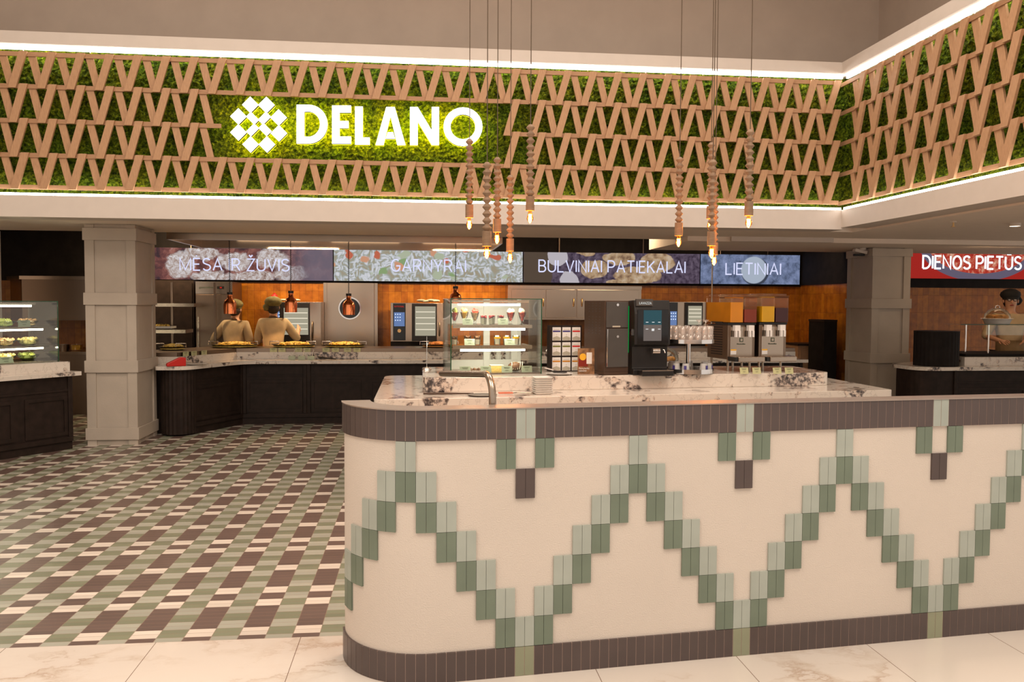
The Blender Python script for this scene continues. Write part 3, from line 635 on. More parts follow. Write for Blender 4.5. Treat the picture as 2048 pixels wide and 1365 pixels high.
rise_poly = rpoly([(-.38, ry(-.38)), (3.52, ry(3.52)), (3.52, 4.98), (-.38, 4.98)], [.16, .10, .1, .1])
MB().prism(rise_poly, IZ, RZ).build('raised_shelf', 'counter_stone', isl, bevel=.005)
def iroot(name, label, cat, px, py, z=RZ, dy=0, group=None, rz=CR):
    P = PZ(px, py, z); return thing(name, label, cat, (P.x - math.sin(CR) * dy, P.y + math.cos(CR) * dy, z), rz, group), sc(P)
# ---- dessert display case
t, k = iroot('display_case', 'glass dessert display case with three lit shelves on island', 'display case', 993, 749)
Wd, Hh, Dp = 186 * k, 150 * k, .52; h2 = Wd / 2
b = MB(); b.box(-h2, h2, 0, .006, 0, Hh); b.build('front_glass', 'clear_glass', t)
b = MB().box(-h2, -h2 + .006, .007, Dp, 0, Hh).box(h2 - .006, h2, .007, Dp, 0, Hh); b.build('side_glass', 'clear_glass', t)
MB().box(-h2, h2, .0, Dp, Hh + .001, Hh + .007).build('top_glass', 'clear_glass', t)
b = MB()
for x in (-h2, h2 - .009): b.box(x, x + .009, -.004, .0, 0, Hh + .007)
b.box(-h2 + .009, h2 - .009, -.003, .0, Hh, Hh + .007); b.build('glass_edge', 'green_edge', t)
MB().box(-h2, h2, 0.0, Dp, -.0, .012).build('floor_plate', 'stainless', t)
b = MB()
for x in (-h2 + .01, h2 - .12): b.box(x, x + .03, Dp - .05, Dp, .012, Hh)
b.box(-.03, .03, Dp - .03, Dp, .012, Hh).box(-h2 + .04, -.031, Dp - .025, Dp, .012, .10).box(.031, h2 - .12, Dp - .025, Dp, .012, .10).box(-h2 + .04, -.031, Dp - .025, Dp, Hh - .09, Hh - .04).box(.031, h2 - .12, Dp - .025, Dp, Hh - .09, Hh - .04).box(h2 - .18, h2 - .12, Dp - .03, Dp - .001, .101, Hh - .09); b.build('rear_frame', 'plate_white', t)
MB().box(-h2 + .04, h2 - .12, Dp - .02, Dp - .012, (753 - 654.5) * k, Hh - .0905).build('back_panel', 'plate_white', t)
MB().box(-h2 + .02, h2 - .10, .10, .20, Hh - .03, Hh - .008).build('light_housing', 'stainless', t)
def lamp_in(parent, x0, x1, y, z, e):
    l = bpy.data.lights.new('case_light', 'AREA'); l.shape = 'RECTANGLE'; l.size = x1 - x0; l.size_y = .03; l.energy = e; l.color = (1, .88, .68)
    o = bpy.data.objects.new('case_light', l); COL.objects.link(o); o.parent = parent; o.location = ((x0 + x1) / 2, y, z); o.rotation_euler = (math.radians(28), 0, 0)
def case_led(x0, x1, y, z): MB().box(x0, x1, y, y + .02, z, z + .018).build('light_tube', 'case_led', t); lamp_in(t, x0, x1, y - .01, z - .004, 1.8)
kx = lambda px: (px - 993) * k
case_led(kx(917), kx(1044), .06, (753 - 616) * k); SHZ = []
for (pt, pb) in ((654.5, 661), (695.5, 703)):
    z1 = (753 - pt) * k; SHZ.append(z1)
    MB().box(kx(906), kx(1068), .05, .44, z1 - .008, z1 - .001).build('glass_shelf', 'clear_glass', t)
    MB().box(kx(906), kx(1068), .04, .05, (753 - pb) * k, z1).build('shelf_rail', 'stainless', t)
    case_led(kx(922), kx(1054), .052, (753 - pb) * k - .02)
CASE = t; CM = Matrix.Translation(t.location) @ Matrix.Rotation(CR, 4, 'Z')
def cpos(px, y, z): return CM @ Vector((kx(px), y, z))
GRP = 'desserts in the display case'
def glassdes(name, label, px, y, z, kind, grp):
    P = cpos(px, y, z); r = thing(name, label, 'dessert', P, 0, grp)
    if kind == 'coupe':
        MB().lathe([(.0, 0), (.028, .002), (.008, .012), (.012, .03), (.030, .075), (.040, .115), (.038, .115), (.027, .075), (.006, .034)], seg=14).build('glass_cup', 'cup_glass', r, True)
    else: MB().lathe([(.0, 0), (.027, 0), (.033, .085), (.031, .085), (.025, .004), (0, .004)], seg=4 if kind == 'sq' else 14).build('glass_cup', 'cup_glass', r, kind != 'sq')
    return r
i = 0
for px, fm, cm, lab in ((912, 'strawberry', 'salad_green', 'striped layered jelly dessert in a footed glass at the far left'), (932, 'mango', 'salad_mix', 'layered jelly dessert in a footed glass behind the left price card'), (953.5, 'salad_mix', 'strawberry', 'rainbow striped dessert in a footed glass left of berry cups'),
                        (1027, 'strawberry', 'cream', 'red berry sundae with whipped cream behind right price card'), (1051, 'strawberry', 'cream', 'red berry sundae with whipped cream, rightmost on top shelf')):
    r = glassdes('sundae', lab, px, .12, SHZ[0], 'coupe', 'footed sundaes on the top shelf')
    MB().lathe([(0, .034), (.008, .036), (.026, .075), (.036, .110), (0, .112)], seg=14).build('filling', fm, r, True)
    b = MB(); [b.ball((random.uniform(-.02, .02), random.uniform(-.015, .015), .118 + random.uniform(0, .02)), .018, .018, .02, 8, 5, jit=.15) for _ in range(5)]; b.build('topping', cm, r, True)
for px, lab in ((971, 'square cup of cream with red berries, left of three'), (988, 'square cup of cream with red berries, middle of three'), (1006, 'square cup of cream with red berries, behind the price card')):
    r = glassdes('berry_cup', lab, px, .11, SHZ[0], 'sq', 'berry cups on the top shelf')
    MB().lathe([(0, .006), (.024, .006), (.027, .058), (0, .058)], seg=4).build('cream_filling', 'cream', r)
    b = MB(); [b.ball((random.uniform(-.02, .02), random.uniform(-.02, .02), .064 + random.uniform(0, .016)), .010, seg=7, rings=4) for _ in range(9)]; b.build('berries', 'berry', r, True)
for px, lab in ((911, 'tiramisu cup at the left end of the middle shelf'), (938, 'tiramisu cup behind the price card on the middle shelf'), (958, 'tiramisu cup right of the price card on the middle shelf')):
    r = glassdes('tiramisu_cup', lab, px, .11, SHZ[1], 'rd', 'tiramisu cups on the middle shelf')
    MB().lathe([(0, .006), (.024, .006), (.028, .05), (0, .05)], seg=14).build('cream_filling', 'cream', r, True)
    b = MB(); [b.ball((random.uniform(-.018, .018), random.uniform(-.018, .018), .06 + random.uniform(0, .018)), .011, seg=7, rings=4) for _ in range(9)]; b.build('cocoa_topping', 'choc', r, True)
for px, lab in ((999, 'mango topped cream cup, leftmost of the three'), (1018, 'mango topped cream cup, middle of the three'), (1038, 'mango topped cream cup, rightmost of the three')):
    r = glassdes('mango_cup', lab, px, .11, SHZ[1], 'rd', 'mango cups on the middle shelf')
    MB().lathe([(0, .006), (.024, .006), (.028, .056), (0, .056)], seg=14).build('cream_filling', 'cream', r, True); MB().lathe([(0, .057), (.029, .057), (.031, .074), (0, .076)], seg=14).build('mango_layer', 'mango', r, True)
    b = MB(); [b.ball((random.uniform(-.015, .015), random.uniform(-.015, .015), .08), .009, seg=7, rings=4) for _ in range(5)]; b.build('topping', 'cream', r, True)
def card(label, P, rz, w_, h_, mat='card_green', grp='green price cards', tilt=.25):
    r = thing('price_card', label, 'price card', P, rz, grp)
    mx = Matrix.Rotation(-tilt, 4, 'X'); MB().xf(mx).box(-w_ / 2, w_ / 2, 0, .0015, 0, h_).build('card', mat, r)
    b = MB().xf(mx)
    for j, (lw, z) in enumerate(((.6, .78), (.45, .62), (.3, .30))): b.box(-w_ * lw / 2, w_ * lw / 2, -.001, -.0002, h_ * z, h_ * (z + .06))
    b.build('printed_lines', 'ink', r); return r
for px, sh, lab in ((937, 0, 'green price card at the left on the top dessert shelf'), (1009, 0, 'green price card at the right on the top dessert shelf'), (941, 1, 'green price card at the left on the middle dessert shelf'), (1023, 1, 'green price card at the right on the middle dessert shelf')):
    card(lab, cpos(px, .065, SHZ[sh] + .001), CR, 21 * k, 13 * k, grp='price cards in the dessert case')
for px, lab in ((931, 'leftmost low price card on the dessert case floor'), (973, 'second low price card on the dessert case floor'), (1016, 'third low price card beside the yellow cake'), (1057, 'rightmost price card beside the striped chocolate cake')):
    card(lab, cpos(px, .03, .0135), CR, 22 * k, 13 * k, grp='price cards in the dessert case')
P = cpos(999, .10, .013); r = thing('sponge_cake', 'yellow layered sponge cake slice on the case floor', 'cake', P, CR)
MB().box(-.06, .06, 0, .08, 0, .055).build('sponge', 'sponge', r); MB().box(-.061, .061, -.001, .081, .0555, .063).build('icing', 'cream', r)
P = cpos(1038, .10, .013); r = thing('chocolate_cake', 'brown striped chocolate roll cake beside the yellow cake', 'cake', P, CR)
MB().ball((0, .04, .045), .07, .05, .045, 16, 8).build('sponge', 'choc', r, True); b = MB()
for q in range(6): x = -.05 + q * .02; b.tube([(x, -.005 + .002 * abs(q - 3), .02), (x + .01, .0, .06), (x + .016, .03, .0895)], .003, 6)
b.build('icing_stripes', 'cream', r)
P = cpos(955, .10, .013); r = thing('pastry_tray', 'low tray of small dark topped pastries on case floor', 'tray', P, CR); MB().box(-.10, .10, 0, .14, 0, .006).build('tray', 'plate_white', r)
b = MB(); [b.ball((x, y, .02), .018, .018, .014, 8, 5, jit=.1) for x in (-.08, -.04, 0, .04, .08) for y in (.03, .08)]; b.build('pastries', 'choc', r, True)
# stacked coffee cups behind the case
cupP = None
for st in range(3):
    for lv in range(3):
        P = cpos(1003 + st * 22, .64, 0); P.z = RZ + lv * .071
        if cupP is None:
            r = thing('coffee_cup', 'x', 'cup', P, 0); MB().lathe([(0, 0), (.024, 0), (.036, .045), (.042, .07), (.039, .07), (.033, .045), (.02, .006), (0, .006)], seg=16).build('bowl', 'plate_white', r, True)
            MB().tube([(-.036, 0, .055), (-.058, 0, .05), (-.056, 0, .025), (-.030, 0, .02)], .005, 6).build('handle', 'plate_white', r, True); cupP = r
        else: r = copy_tree(cupP); r.location = P
        r['group'] = 'stacked cups behind the dessert case'
        r['label'] = 'white coffee cup in the %s stack behind the case, %s from the bottom' % (('left', 'middle', 'right')[st], ('first', 'second', 'third', 'fourth', 'fifth')[lv])
# stack of small white plates on the worktop
pl0 = None
for i in range(8):
    P = PZ(1086.5, 790, IZ); k2 = sc(P); P = P + Vector((0, .075, 0)); P.z = IZ + .001 + i * .0182
    if pl0 is None:
        r = thing('saucer', 'x', 'plate', P, CR); s_ = 19.5 * k2
        o_ = rpoly([(-s_, -s_), (s_, -s_), (s_, s_), (-s_, s_)], s_ * .35, 4); i_ = [(x * .8, y * .8) for x, y in o_]
        b = MB(); n = len(o_); vs = [(x, y, 0) for x, y in i_] + [(x, y, .0165) for x, y in o_] + [(x * .96, y * .96, .0175) for x, y in o_] + [(x * .95, y * .95, .006) for x, y in i_]
        fs = [tuple(range(n))[::-1], tuple(range(3 * n, 4 * n))] + [(l * n + q, l * n + (q + 1) % n, (l + 1) * n + (q + 1) % n, (l + 1) * n + q) for l in range(3) for q in range(n)]
        b.add(vs, fs).build('plate', 'plate_white', r, True); pl0 = r
    else: r = copy_tree(pl0); r.location = P
    r['group'] = 'stack of white square saucers'; r['label'] = 'small square white saucer, %s from the bottom of its stack on the island' % ('first', 'second', 'third', 'fourth', 'fifth', 'sixth', 'seventh', 'eighth')[i]
# tongs tray
P = PZ(965, 792, IZ) + Vector((0, 0, .001)); r = thing('tongs_tray', 'thin dark round tray on the worktop holding tongs', 'tray', P, CR); MB().lathe([(0, 0), (.11, 0), (.125, .009), (.12, .009), (.108, .004), (0, .004)], seg=32).build('tray', 'brown_metal', r, True)
r = thing('serving_tongs', 'serving tongs with pinkish handle lying right of dark tray', 'tongs', PZ(1032, 789, IZ) + Vector((0, 0, .002)), CR); b = MB().tube([(-.12, -.015, .012), (-.02, -.012, .012), (.02, .01, .012), (.17, .02, .004)], .0045, 6).tube([(-.12, .02, .012), (-.02, .012, .012), (.02, .0, .012), (.17, -.02, .004)], .0045, 6); b.build('arms', 'stainless', r, True)
MB().box(-.15, -.03, -.02, -.008, .005, .018).box(-.15, -.03, .013, .025, .005, .018).build('handle', 'pink_handle', r)
r = thing('serving_tongs', 'dark tongs lying along the shelf edge left of the tray', 'tongs', PZ(900, 790, IZ) + Vector((0, 0, .002)), CR); MB().tube([(-.22, .03, .006), (-.14, 0, .006), (.2, -.01, .006)], .006, 6).tube([(-.22, .03, .012), (-.14, .02, .012), (.2, .01, .006)], .005, 6).build('arms', 'brown_metal', r, True)
# acrylic sign rod at the left end
t, k = iroot('sign_holder', 'thin clear rod sign holder at the island left end', 'sign holder', 856, 742, dy=.1)
MB().tube([(0, 0, .01), (0, 0, 68 * k)], .003, 8).build('rod', 'chrome', t); MB().lathe([(0, 0), (.045, 0), (.04, .015), (.012, .03), (0, .032)], seg=20).build('foot', 'chrome', t, True)
# cutlery jar and small plate
t, k = iroot('cutlery_jar', 'steel jar of spoons standing right of the dessert case', 'jar', 1110, 741, dy=.12)
MB().lathe([(0, 0), (.035, 0), (.04, .09), (.037, .09), (.033, .004), (0, .004)], seg=16).build('jar', 'chrome', t, True)
b = MB(); [b.tube([(0.01 * math.cos(a), .01 * math.sin(a), .02), (.05 * math.cos(a), .04 * math.sin(a), .17)], .003, 6).ball((.052 * math.cos(a), .042 * math.sin(a), .18), .011, .006, .016, 8, 5) for a in (0.3, 1.2, 2.2, 3.1, 4.2, 5.3)]; b.build('spoons', 'chrome', t, True)
t, k = iroot('side_plate', 'white plate with black handled tongs before the jar', 'plate', 1122, 751, dy=.06); MB().lathe([(0, 0), (.08, 0), (.125, .014), (.12, .015), (.078, .005), (0, .005)], seg=28).build('plate', 'plate_white', t, True)
t, k = iroot('tongs', 'chrome tongs with black grips lying on white plate', 'tongs', 1115, 748, RZ + .012, dy=.06); MB().tube([(-.10, .0, .05), (.02, 0, .02), (.10, -.01, .008)], .007, 6).tube([(-.10, .02, .05), (.02, .02, .02), (.10, .02, .008)], .007, 6).build('arms', 'chrome', t, True); MB().box(-.02, .10, -.02, .035, .004, .022).build('grip', 'black_plastic', t)
# tea packet rack
t, k = iroot('tea_rack', 'black rack holding nine white tea boxes in three rows', 'rack', 1148, 748, dy=.28)
rw, rh = 63 * k, 93 * k
b = MB().box(-rw / 2, rw / 2, .05, .06, 0, rh + .01).box(-rw / 2 - .02, -rw / 2, -.03, .08, 0, rh + .01)
for j in range(4): x = -rw / 2 + rw * j / 3; b.box(x - .004, x + .004, -.02, .05, 0, rh + .01)
for j in range(4): z = .0 + rh * j / 3; b.box(-rw / 2, rw / 2, -.02, .05, z, z + .008)
b.build('frame', 'dark_wood', t); RM = Matrix.Translation(t.location) @ Matrix.Rotation(CR, 4, 'Z'); box0 = {}
inks = (('ink_orange',) * 3, ('ink_olive', 'ink_olive', 'ink_red'), ('ink_blue', 'ink_blue', 'ink_red'))
nm = {'ink_orange': 'orange', 'ink_olive': 'olive', 'ink_red': 'red', 'ink_blue': 'blue'}
for rr_ in range(3):
    for c_ in range(3):
        x = -rw / 2 + rw * (c_ + .5) / 3; z = rh * rr_ / 3 + .009; bw, bh_ = rw / 3 - .014, rh / 3 - .016; ik = inks[rr_][c_]
        P = RM @ Vector((x, -.018, z))
        if ik not in box0:
            r = thing('tea_box', 'x', 'tea box', P, CR); MB().box(-bw / 2, bw / 2, 0, .06, 0, bh_).build('carton', 'white_card', r)
            MB().box(-bw / 2 + .004, bw / 2 - .004, -.001, 0, bh_ * .64, bh_ * .75).build('colour_band', ik, r)
            MB().slab([(-bw * .42, bh_ * .02), (bw * .42, bh_ * .02), (bw * .46, bh_ * .22), (0, bh_ * .34), (-bw * .46, bh_ * .22)], -.001, 0).box(-.004, .004, -.001, 0, bh_ * .42, bh_ * .46).box(-bw * .35, bw * .35, -.001, 0, bh_ * .80, bh_ * .83).build('printed_picture', 'ink_beige', r); box0[ik] = r
        else: r = copy_tree(box0[ik]); r.location = P
        r['group'] = 'tea boxes in the rack'; r['label'] = 'white tea box with %s band, %s row and %s column of the rack' % (nm[ik], ('bottom', 'middle', 'top')[rr_], ('left', 'middle', 'right')[c_])
# promotional poster
t, k = iroot('poster', 'small brown tea poster leaning before the tea rack', 'poster', 1172, 749, dy=-.0); pw_, ph_ = 35 * k, 52 * k
MB().box(-pw_ / 2, pw_ / 2, 0, .003, 0, ph_).build('sheet', 'poster_brown', t); MB().box(-pw_ * .45, pw_ * .1, -.001, 0, ph_ * .3, ph_ * .6).build('tea_picture', 'tea_red', t)
MB().lathe([(0, 0), (pw_ * .2, 0), (0, .001)], seg=16).xf(Matrix.Identity(4)).build('lemon_slice', 'mango', t, loc=(-pw_ * .2, -.003, ph_ * .67)).rotation_euler = (PI / 2, 0, 0)
MB().box(pw_ * .02, pw_ * .34, -.002, -.001, ph_ * .40, ph_ * .84).build('price_panel', 'white_card', t)
text('Žiemų karštų', -pw_ * .44, -.002, ph_ * .20, pw_ * .62, ph_ * .06, 'white_card', t); text('malonumai', -pw_ * .44, -.002, ph_ * .11, pw_ * .46, ph_ * .06, 'white_card', t)
# grey milk cooler
t, k = iroot('milk_cooler', 'tall dark grey cooler cabinet with lock beside coffee machine', 'machine', 1233, 751, rz=CR + .16); cw, chh = 54 * k, 149 * k
MB().box(-cw / 2, cw / 2, .006, .42, .03, chh).box(-cw / 2, cw / 2, .006, .40, 0, .03).build('housing', 'brown_metal', t, bevel=.004)
b = MB().box(-cw / 2 + .012, cw / 2 - .012, -.006, .006, chh * .64, chh - .01); b.build('upper_panel', 'grey_metal', t, bevel=.003)
dr = MB().box(-cw / 2 + .012, cw / 2 - .012, -.012, .006, .075, chh * .625).build('door', 'grey_metal', t, bevel=.003)
MB().cyl((0, 0, 0), .012, .006).build('lock', 'chrome', dr, loc=(0, -.012, chh * .52)).rotation_euler = (PI / 2, 0, 0)
MB().cyl((0, 0, 0), .012, .006).build('lock', 'chrome', t, loc=(0, -.006, chh * .945)).rotation_euler = (PI / 2, 0, 0)
MB().box(-cw / 2 + .012, -cw / 2 + .018, -.026, -.014, .08, chh * .62).build('handle', 'chrome', dr); MB().box(-.05, .03, -.0075, -.006, chh * .645, chh * .665).build('name_plate', 'ink_beige', t)
MB().box(cw / 2 - .006, cw / 2 - .002, -.004, .004, chh * .3, chh * .93).build('light_line', 'led_green', t)
b = MB()
for i_ in range(12):
    if i_ == 4: continue
    for j_ in range(4): b.box(-cw / 2 - .002, -cw / 2 + .001, .09 + j_ * .07, .115 + j_ * .07, chh * (.96 - i_ * .037), chh * (.96 - i_ * .037) + .006)
b.build('vent_slots', 'grey_metal', t)
# coffee machine
t, k = iroot('coffee_machine', 'tall black automatic coffee machine with large touch screen', 'coffee machine', 1304, 751, rz=CR - .0); mw, mh = 76 * k, 153 * k
b = MB(); prof = [(.02, 0), (.46, 0), (.46, mh * .96), (.03, mh * .98), (.0, mh * .80), (.0, mh * .40), (.06, mh * .37), (.06, .06), (.02, .05)]
vs = [(-mw / 2, y, z) for y, z in prof] + [(mw / 2, y, z) for y, z in prof]; n = len(prof)
b.add(vs, [tuple(range(n)), tuple(range(2 * n - 1, n - 1, -1))] + [(i, n + i, n + (i + 1) % n, (i + 1) % n) for i in range(n)]).build('housing', 'black_plastic', t, bevel=.006)
MB().box(-mw * .42, mw * .44, -.006, .004, mh * .405, mh * .86).build('front_glass', 'gloss_black', t, bevel=.003)
sn = MB().box(-mw * .26, mw * .24, -.008, -.0065, mh * .66, mh * .85).build('screen', 'panel_teal', t); MB().box(-mw * .26, mw * .24, -.008, -.0065, mh * .45, mh * .6595).build('screen', 'panel_grey', t)
b = MB(); [b.box(-mw * .2 + j * mw * .17, -mw * .2 + j * mw * .17 + mw * .07, -.0095, -.0085, mh * zz, mh * (zz + .008)) for j in range(3) for zz in (.69, .60)]; b.box(-.012, .012, -.0095, -.0085, mh * .58, mh * .61).build('screen_icons', 'ui_white', sn)
MB().box(-mw * .46, mw * .0, -.002, .03, mh * .905, mh * .995).build('logo_plate', 'grey_metal', t); text('LAVAZZA', -mw * .38, -.004, mh * .925, mw * .34, mh * .032, 'logo_white', t)
MB().xf(Matrix.Rotation(PI / 2, 4, 'Y')).lathe([(0, 0), (.028, 0), (.028, .07), (.0, .07)], (-mh * .32, -.02, -.01), 18).build('spout', 'chrome', t, True)
MB().tube([(mw * .28, 0, mh * .335), (mw * .31, -.02, mh * .33), (mw * .33, -.025, mh * .29)], .006, 8).build('steam_nozzle', 'chrome', t, True)
MB().box(-mw * .38, mw * .48, -.10, .02, 0, .045).build('drip_tray', 'black_plastic', t, bevel=.004); MB().box(-mw * .38, mw * .48, -.10, .02, .0455, .052).build('drip_grate', 'chrome', t)
MB().box(-mw / 2 - .012, -mw / 2 + .0, .05, .09, mh * .52, mh * .60).build('side_latch', 'chrome', t)
# pastry dome behind
t, k = iroot('pastry_dome', 'clear dome covering bread rolls behind the glass carousel', 'cake dome', 1357, 741, dy=.35); MB().lathe([(0, 0), (.15, 0), (.15, .07), (.14, .07), (.13, .01), (0, .01)], seg=28).build('tray', 'plate_white', t, True)
MB().lathe([(.14, .07), (.135, .13), (.10, .18), (.05, .205), (0, .21)], seg=28).build('dome', 'clear_glass', t, True)
b = MB(); [b.ball((.07 * math.cos(a), .07 * math.sin(a), .085), .05, .04, .03, 10, 6) for a in (0, 1.2, 2.5, 3.8, 5.0)]; b.build('rolls', 'bread', t, True)
# glass carousel
t, k = iroot('glass_carousel', 'round two tier steel carousel carrying glasses and white cups', 'stand', 1396, 750, dy=.22); Rr = 52 * k
for z, h_ in ((0, 10 * k), (61 * k, 9 * k)): MB().lathe([(0, .004), (Rr, .004), (Rr, h_), (Rr - .004, h_), (Rr - .004, .010), (0, .010)], (0, 0, z), 40).build('tier', 'chrome', t, True)
MB().cyl((0, 0, .01), .022, 61 * k, 16).build('pole', 'chrome', t, True)
CC = Vector(t.location); g0_ = None; cnt = 0
ordw = ('first', 'second', 'third', 'fourth', 'fifth', 'sixth', 'seventh', 'eighth', 'ninth', 'tenth', 'eleventh', 'twelfth', 'thirteenth', 'fourteenth', 'fifteenth', 'sixteenth', 'seventeenth', 'eighteenth')
for lv in range(2):
    for j in range(18):
        a = -PI / 2 + 2 * PI * j / 18 + .12; gh = 16.5 * k; gr = 6.6 * k
        P = CC + Vector(((Rr - gr - .008) * math.cos(a), (Rr - gr - .008) * math.sin(a), 61 * k + .011 + lv * (gh + .001)))
        if g0_ is None:
            r = thing('tumbler', 'x', 'glass', P); MB().lathe([(gr * .9, 0), (gr, gh * .97), (gr * .9, gh), (0, gh), (0, gh * .9), (gr * .88, gh * .9), (gr * .8, 0)], seg=14).build('glass_body', 'tumbler', r, True); g0_ = r
        else: r = copy_tree(g0_); r.location = P
        back = math.sin(a) > 0.15
        r['group'] = 'upturned tumblers on the carousel'
        r['label'] = 'upturned clear tumbler in the %s ring of the carousel, %s around from the front centre' % (('lower', 'upper')[lv], ordw[j])
cb = None
for j, a in enumerate((-2.5, -2.0, -1.05, -.55, 0.3, 1.2, 2.2)):
    P = CC + Vector(((Rr - .05) * math.cos(a), (Rr - .05) * math.sin(a), .0115))
    if cb is None:
        r = thing('takeaway_cup', 'x', 'cup', P, a + PI / 2); MB().lathe([(0, .088), (.030, .088), (.042, 0), (.040, 0), (.028, .084), (0, .084)], seg=18).build('cup_body', 'pale_ceramic', r, True); MB().box(-.012, .012, -.040, -.0355, .02, .07).build('dark_logo', 'ink_blue', r); cb = r
    else: r = copy_tree(cb); r.location = P; r.rotation_euler = (0, 0, a + PI / 2)
    r['group'] = 'upside down white cups on the carousel'
    r['label'] = 'white upside down cup with dark logo, %s on the lower tier counting from front left' % ordw[j]
# ---- juice dispensers
def dispenser(label, px, py, liq, dy, wpx):
    t, k = iroot('juice_dispenser', label, 'drink dispenser', px, py, dy=dy, rz=CR + .05); w_ = wpx * k; H = 94 * k; z0 = 24 * k
    MB().box(-w_ / 2, w_ / 2, .06, .46, z0, H).build('housing', 'stainless_dark', t, bevel=.004)
    MB().box(-w_ / 2 + .025, w_ / 2 - .035, .052, .0605, z0 + .01, H - .02).build('front_panel', 'stainless', t)
    MB().box(-w_ / 2 - .004, w_ / 2 + .004, .05, .30, H, H + .02).build('top_plate', 'black_plastic', t)
    b = MB()
    for i_ in range(14): z = z0 + .04 + i_ * .024; b.box(-w_ / 2 - .003, -w_ / 2 + .002, .16, .38, z, z + .012)
    b.build('vent_slots', 'black_plastic', t)
    for x in (-w_ / 2 + .03, w_ / 2 - .03):
        for y in (.10, .42): MB().cyl((x, y, 0), .012, z0, 10).build('leg', 'stainless', t)
    MB().box(-w_ / 2 + .03, w_ / 2 + .02, -.10, .05, z0 - .015, z0 + .035).build('drip_tray', 'stainless', t, bevel=.006); MB().box(-w_ / 2 + .0, -w_ / 2 + .029, -.09, .05, z0 - .01, z0 + .03).build('tray_side', 'black_plastic', t)
    for j, (m_, lv) in enumerate(liq):
        x0 = -w_ / 2 + j * w_ / 2 + .004; x1 = x0 + w_ / 2 - .008; zb, zt = H + .022, 150 * k
        bo = MB().box(x0, x1, .0 + .02, .50, zb, zt).build('bowl', 'plastic_clear', t, bevel=.008)
        zl = zb + (zt - zb) * lv
        MB().box(x0 + .004, x1 - .004, .024, .496, zb + .004, zl).build('juice', m_, bo)
        MB().box(x0 - .002, x1 + .002, .012, .505, zt + .001, zt + .012).box(x0 + .02, x1 - .02, .03, .48, zt + .012, zt + .03).build('lid', 'plastic_clear', t, bevel=.003)
        xm = (x0 + x1) / 2; tp = MB().box(xm - .028, xm + .028, -.0, .05, H - .055, H - .002); tp.box(xm - .026, xm - .008, -.01, .02, H - .115, H - .055).box(xm + .008, xm + .026, -.01, .02, H - .115, H - .055); tp.build('tap', 'white_card', t)
    lg = MB().box(-.024, .016, .050, .0515, z0 + .17, z0 + .21).build('logo', 'ink', t); MB().box(-.016, .008, .049, .05, z0 + .178, z0 + .202).build('logo_mark', 'stainless', lg)
    text('Electrolux', -.05, .05, z0 + .145, .09, .013, 'ink', t)
    st = MB().box(-w_ / 2 + .03, -w_ / 2 + .09, .050, .0515, z0 + .05, z0 + .10).build('warning_sticker', 'white_card', t); MB().box(-w_ / 2 + .03, -w_ / 2 + .09, .049, .0499, z0 + .087, z0 + .10).build('yellow_band', 'mango', st)
    b = MB(); [b.box(-w_ / 2 + .04 + q * .025, -w_ / 2 + .052 + q * .025, .0505, .0515, z0 + .022, z0 + .034) for q in range(6)]; b.build('icons', 'ink', t); return t
dispenser('left twin juice dispenser with orange and dark red juice', 1494, 745, (('juice_orange', .80), ('juice_tea', .52)), .06, 62)
dispenser('right twin juice dispenser with yellow and purple juice', 1555, 744, (('juice_yellow', .62), ('juice_berry', .56)), .04, 62)
for px, lab in ((1489, 'leftmost yellow-green card before the juice dispensers'), (1514, 'second yellow-green card before the juice dispensers'), (1555, 'third yellow-green card before the juice dispensers'), (1579, 'rightmost yellow-green card before the juice dispensers')):
    P = PZ(px, 748.5, RZ); card(lab, (P.x, P.y, RZ + .001), CR, .085, .06, 'card_yellowgreen', 'cards before the juice dispensers')
# two stemmed glasses standing on the upper ring of tumblers
for a, lab in ((.35, 'small stemmed glass on top of the tumblers, right of two'), (.75, 'small stemmed glass on top of the tumblers, left of two')):
    P = CC + Vector(((Rr - gr - .008) * math.cos(a), (Rr - gr - .008) * math.sin(a), 61 * k + .015 + 2 * (gh + .001)))
    t = thing('stemmed_glass', lab, 'glass', P, 0, 'stemmed glasses on the carousel'); MB().lathe([(0, 0), (.022, 0), (.022, .003), (.004, .006), (.004, .02), (.034, .05), (.032, .05), (.003, .023), (0, .023)], seg=16).build('bowl', 'tumbler', t, True)
# ================================================================ COLUMNS
def column(label, x0, x1, y0, y1, H):
    cx, cy = (x0 + x1) / 2, (y0 + y1) / 2; w2, d2 = (x1 - x0) / 2, (y1 - y0) / 2
    t = thing('column', label, 'column', (cx, cy, 0)); e = .016
    MB().box(-w2 + e * 2, w2 - e * 2, -d2 + e * 2, d2 - e * 2, 0, H).build('core', 'column_paint', t)
    sw = .10; b = MB()
    for sx in (-1, 1):
        for sy in (-1, 1):
            X, Y = sx * (w2 - e), sy * (d2 - e)
            b.box(min(X, X - sx * sw), max(X, X - sx * sw), min(Y, Y - sy * e), max(Y, Y - sy * e), 0, H - .002); b.box(min(X, X - sx * e), max(X, X - sx * e), min(Y - sy * e, Y - sy * sw), max(Y - sy * e, Y - sy * sw), 0, H - .002)
    b.build('corner_board', 'column_paint', t)
    for z in (.06, .82, 1.58, 2.30):
        b = MB(); zz = min(z + .135, H - .012)
        b.box(-w2, w2, -d2, -d2 + e, z, zz).box(-w2, w2, d2 - e, d2, z, zz).box(-w2, -w2 + e, -d2 + e, d2 - e, z, zz).box(w2 - e, w2, -d2 + e, d2 - e, z, zz); b.build('rail', 'column_paint', t, bevel=.002)
    return t
column('square grey panelled column standing on the mosaic floor at left', -4.13, -3.555, 6.30, 7.03, 2.478)
column('square grey panelled column behind the island at right', 5.80, 6.39, 7.49, 8.22, 2.418)
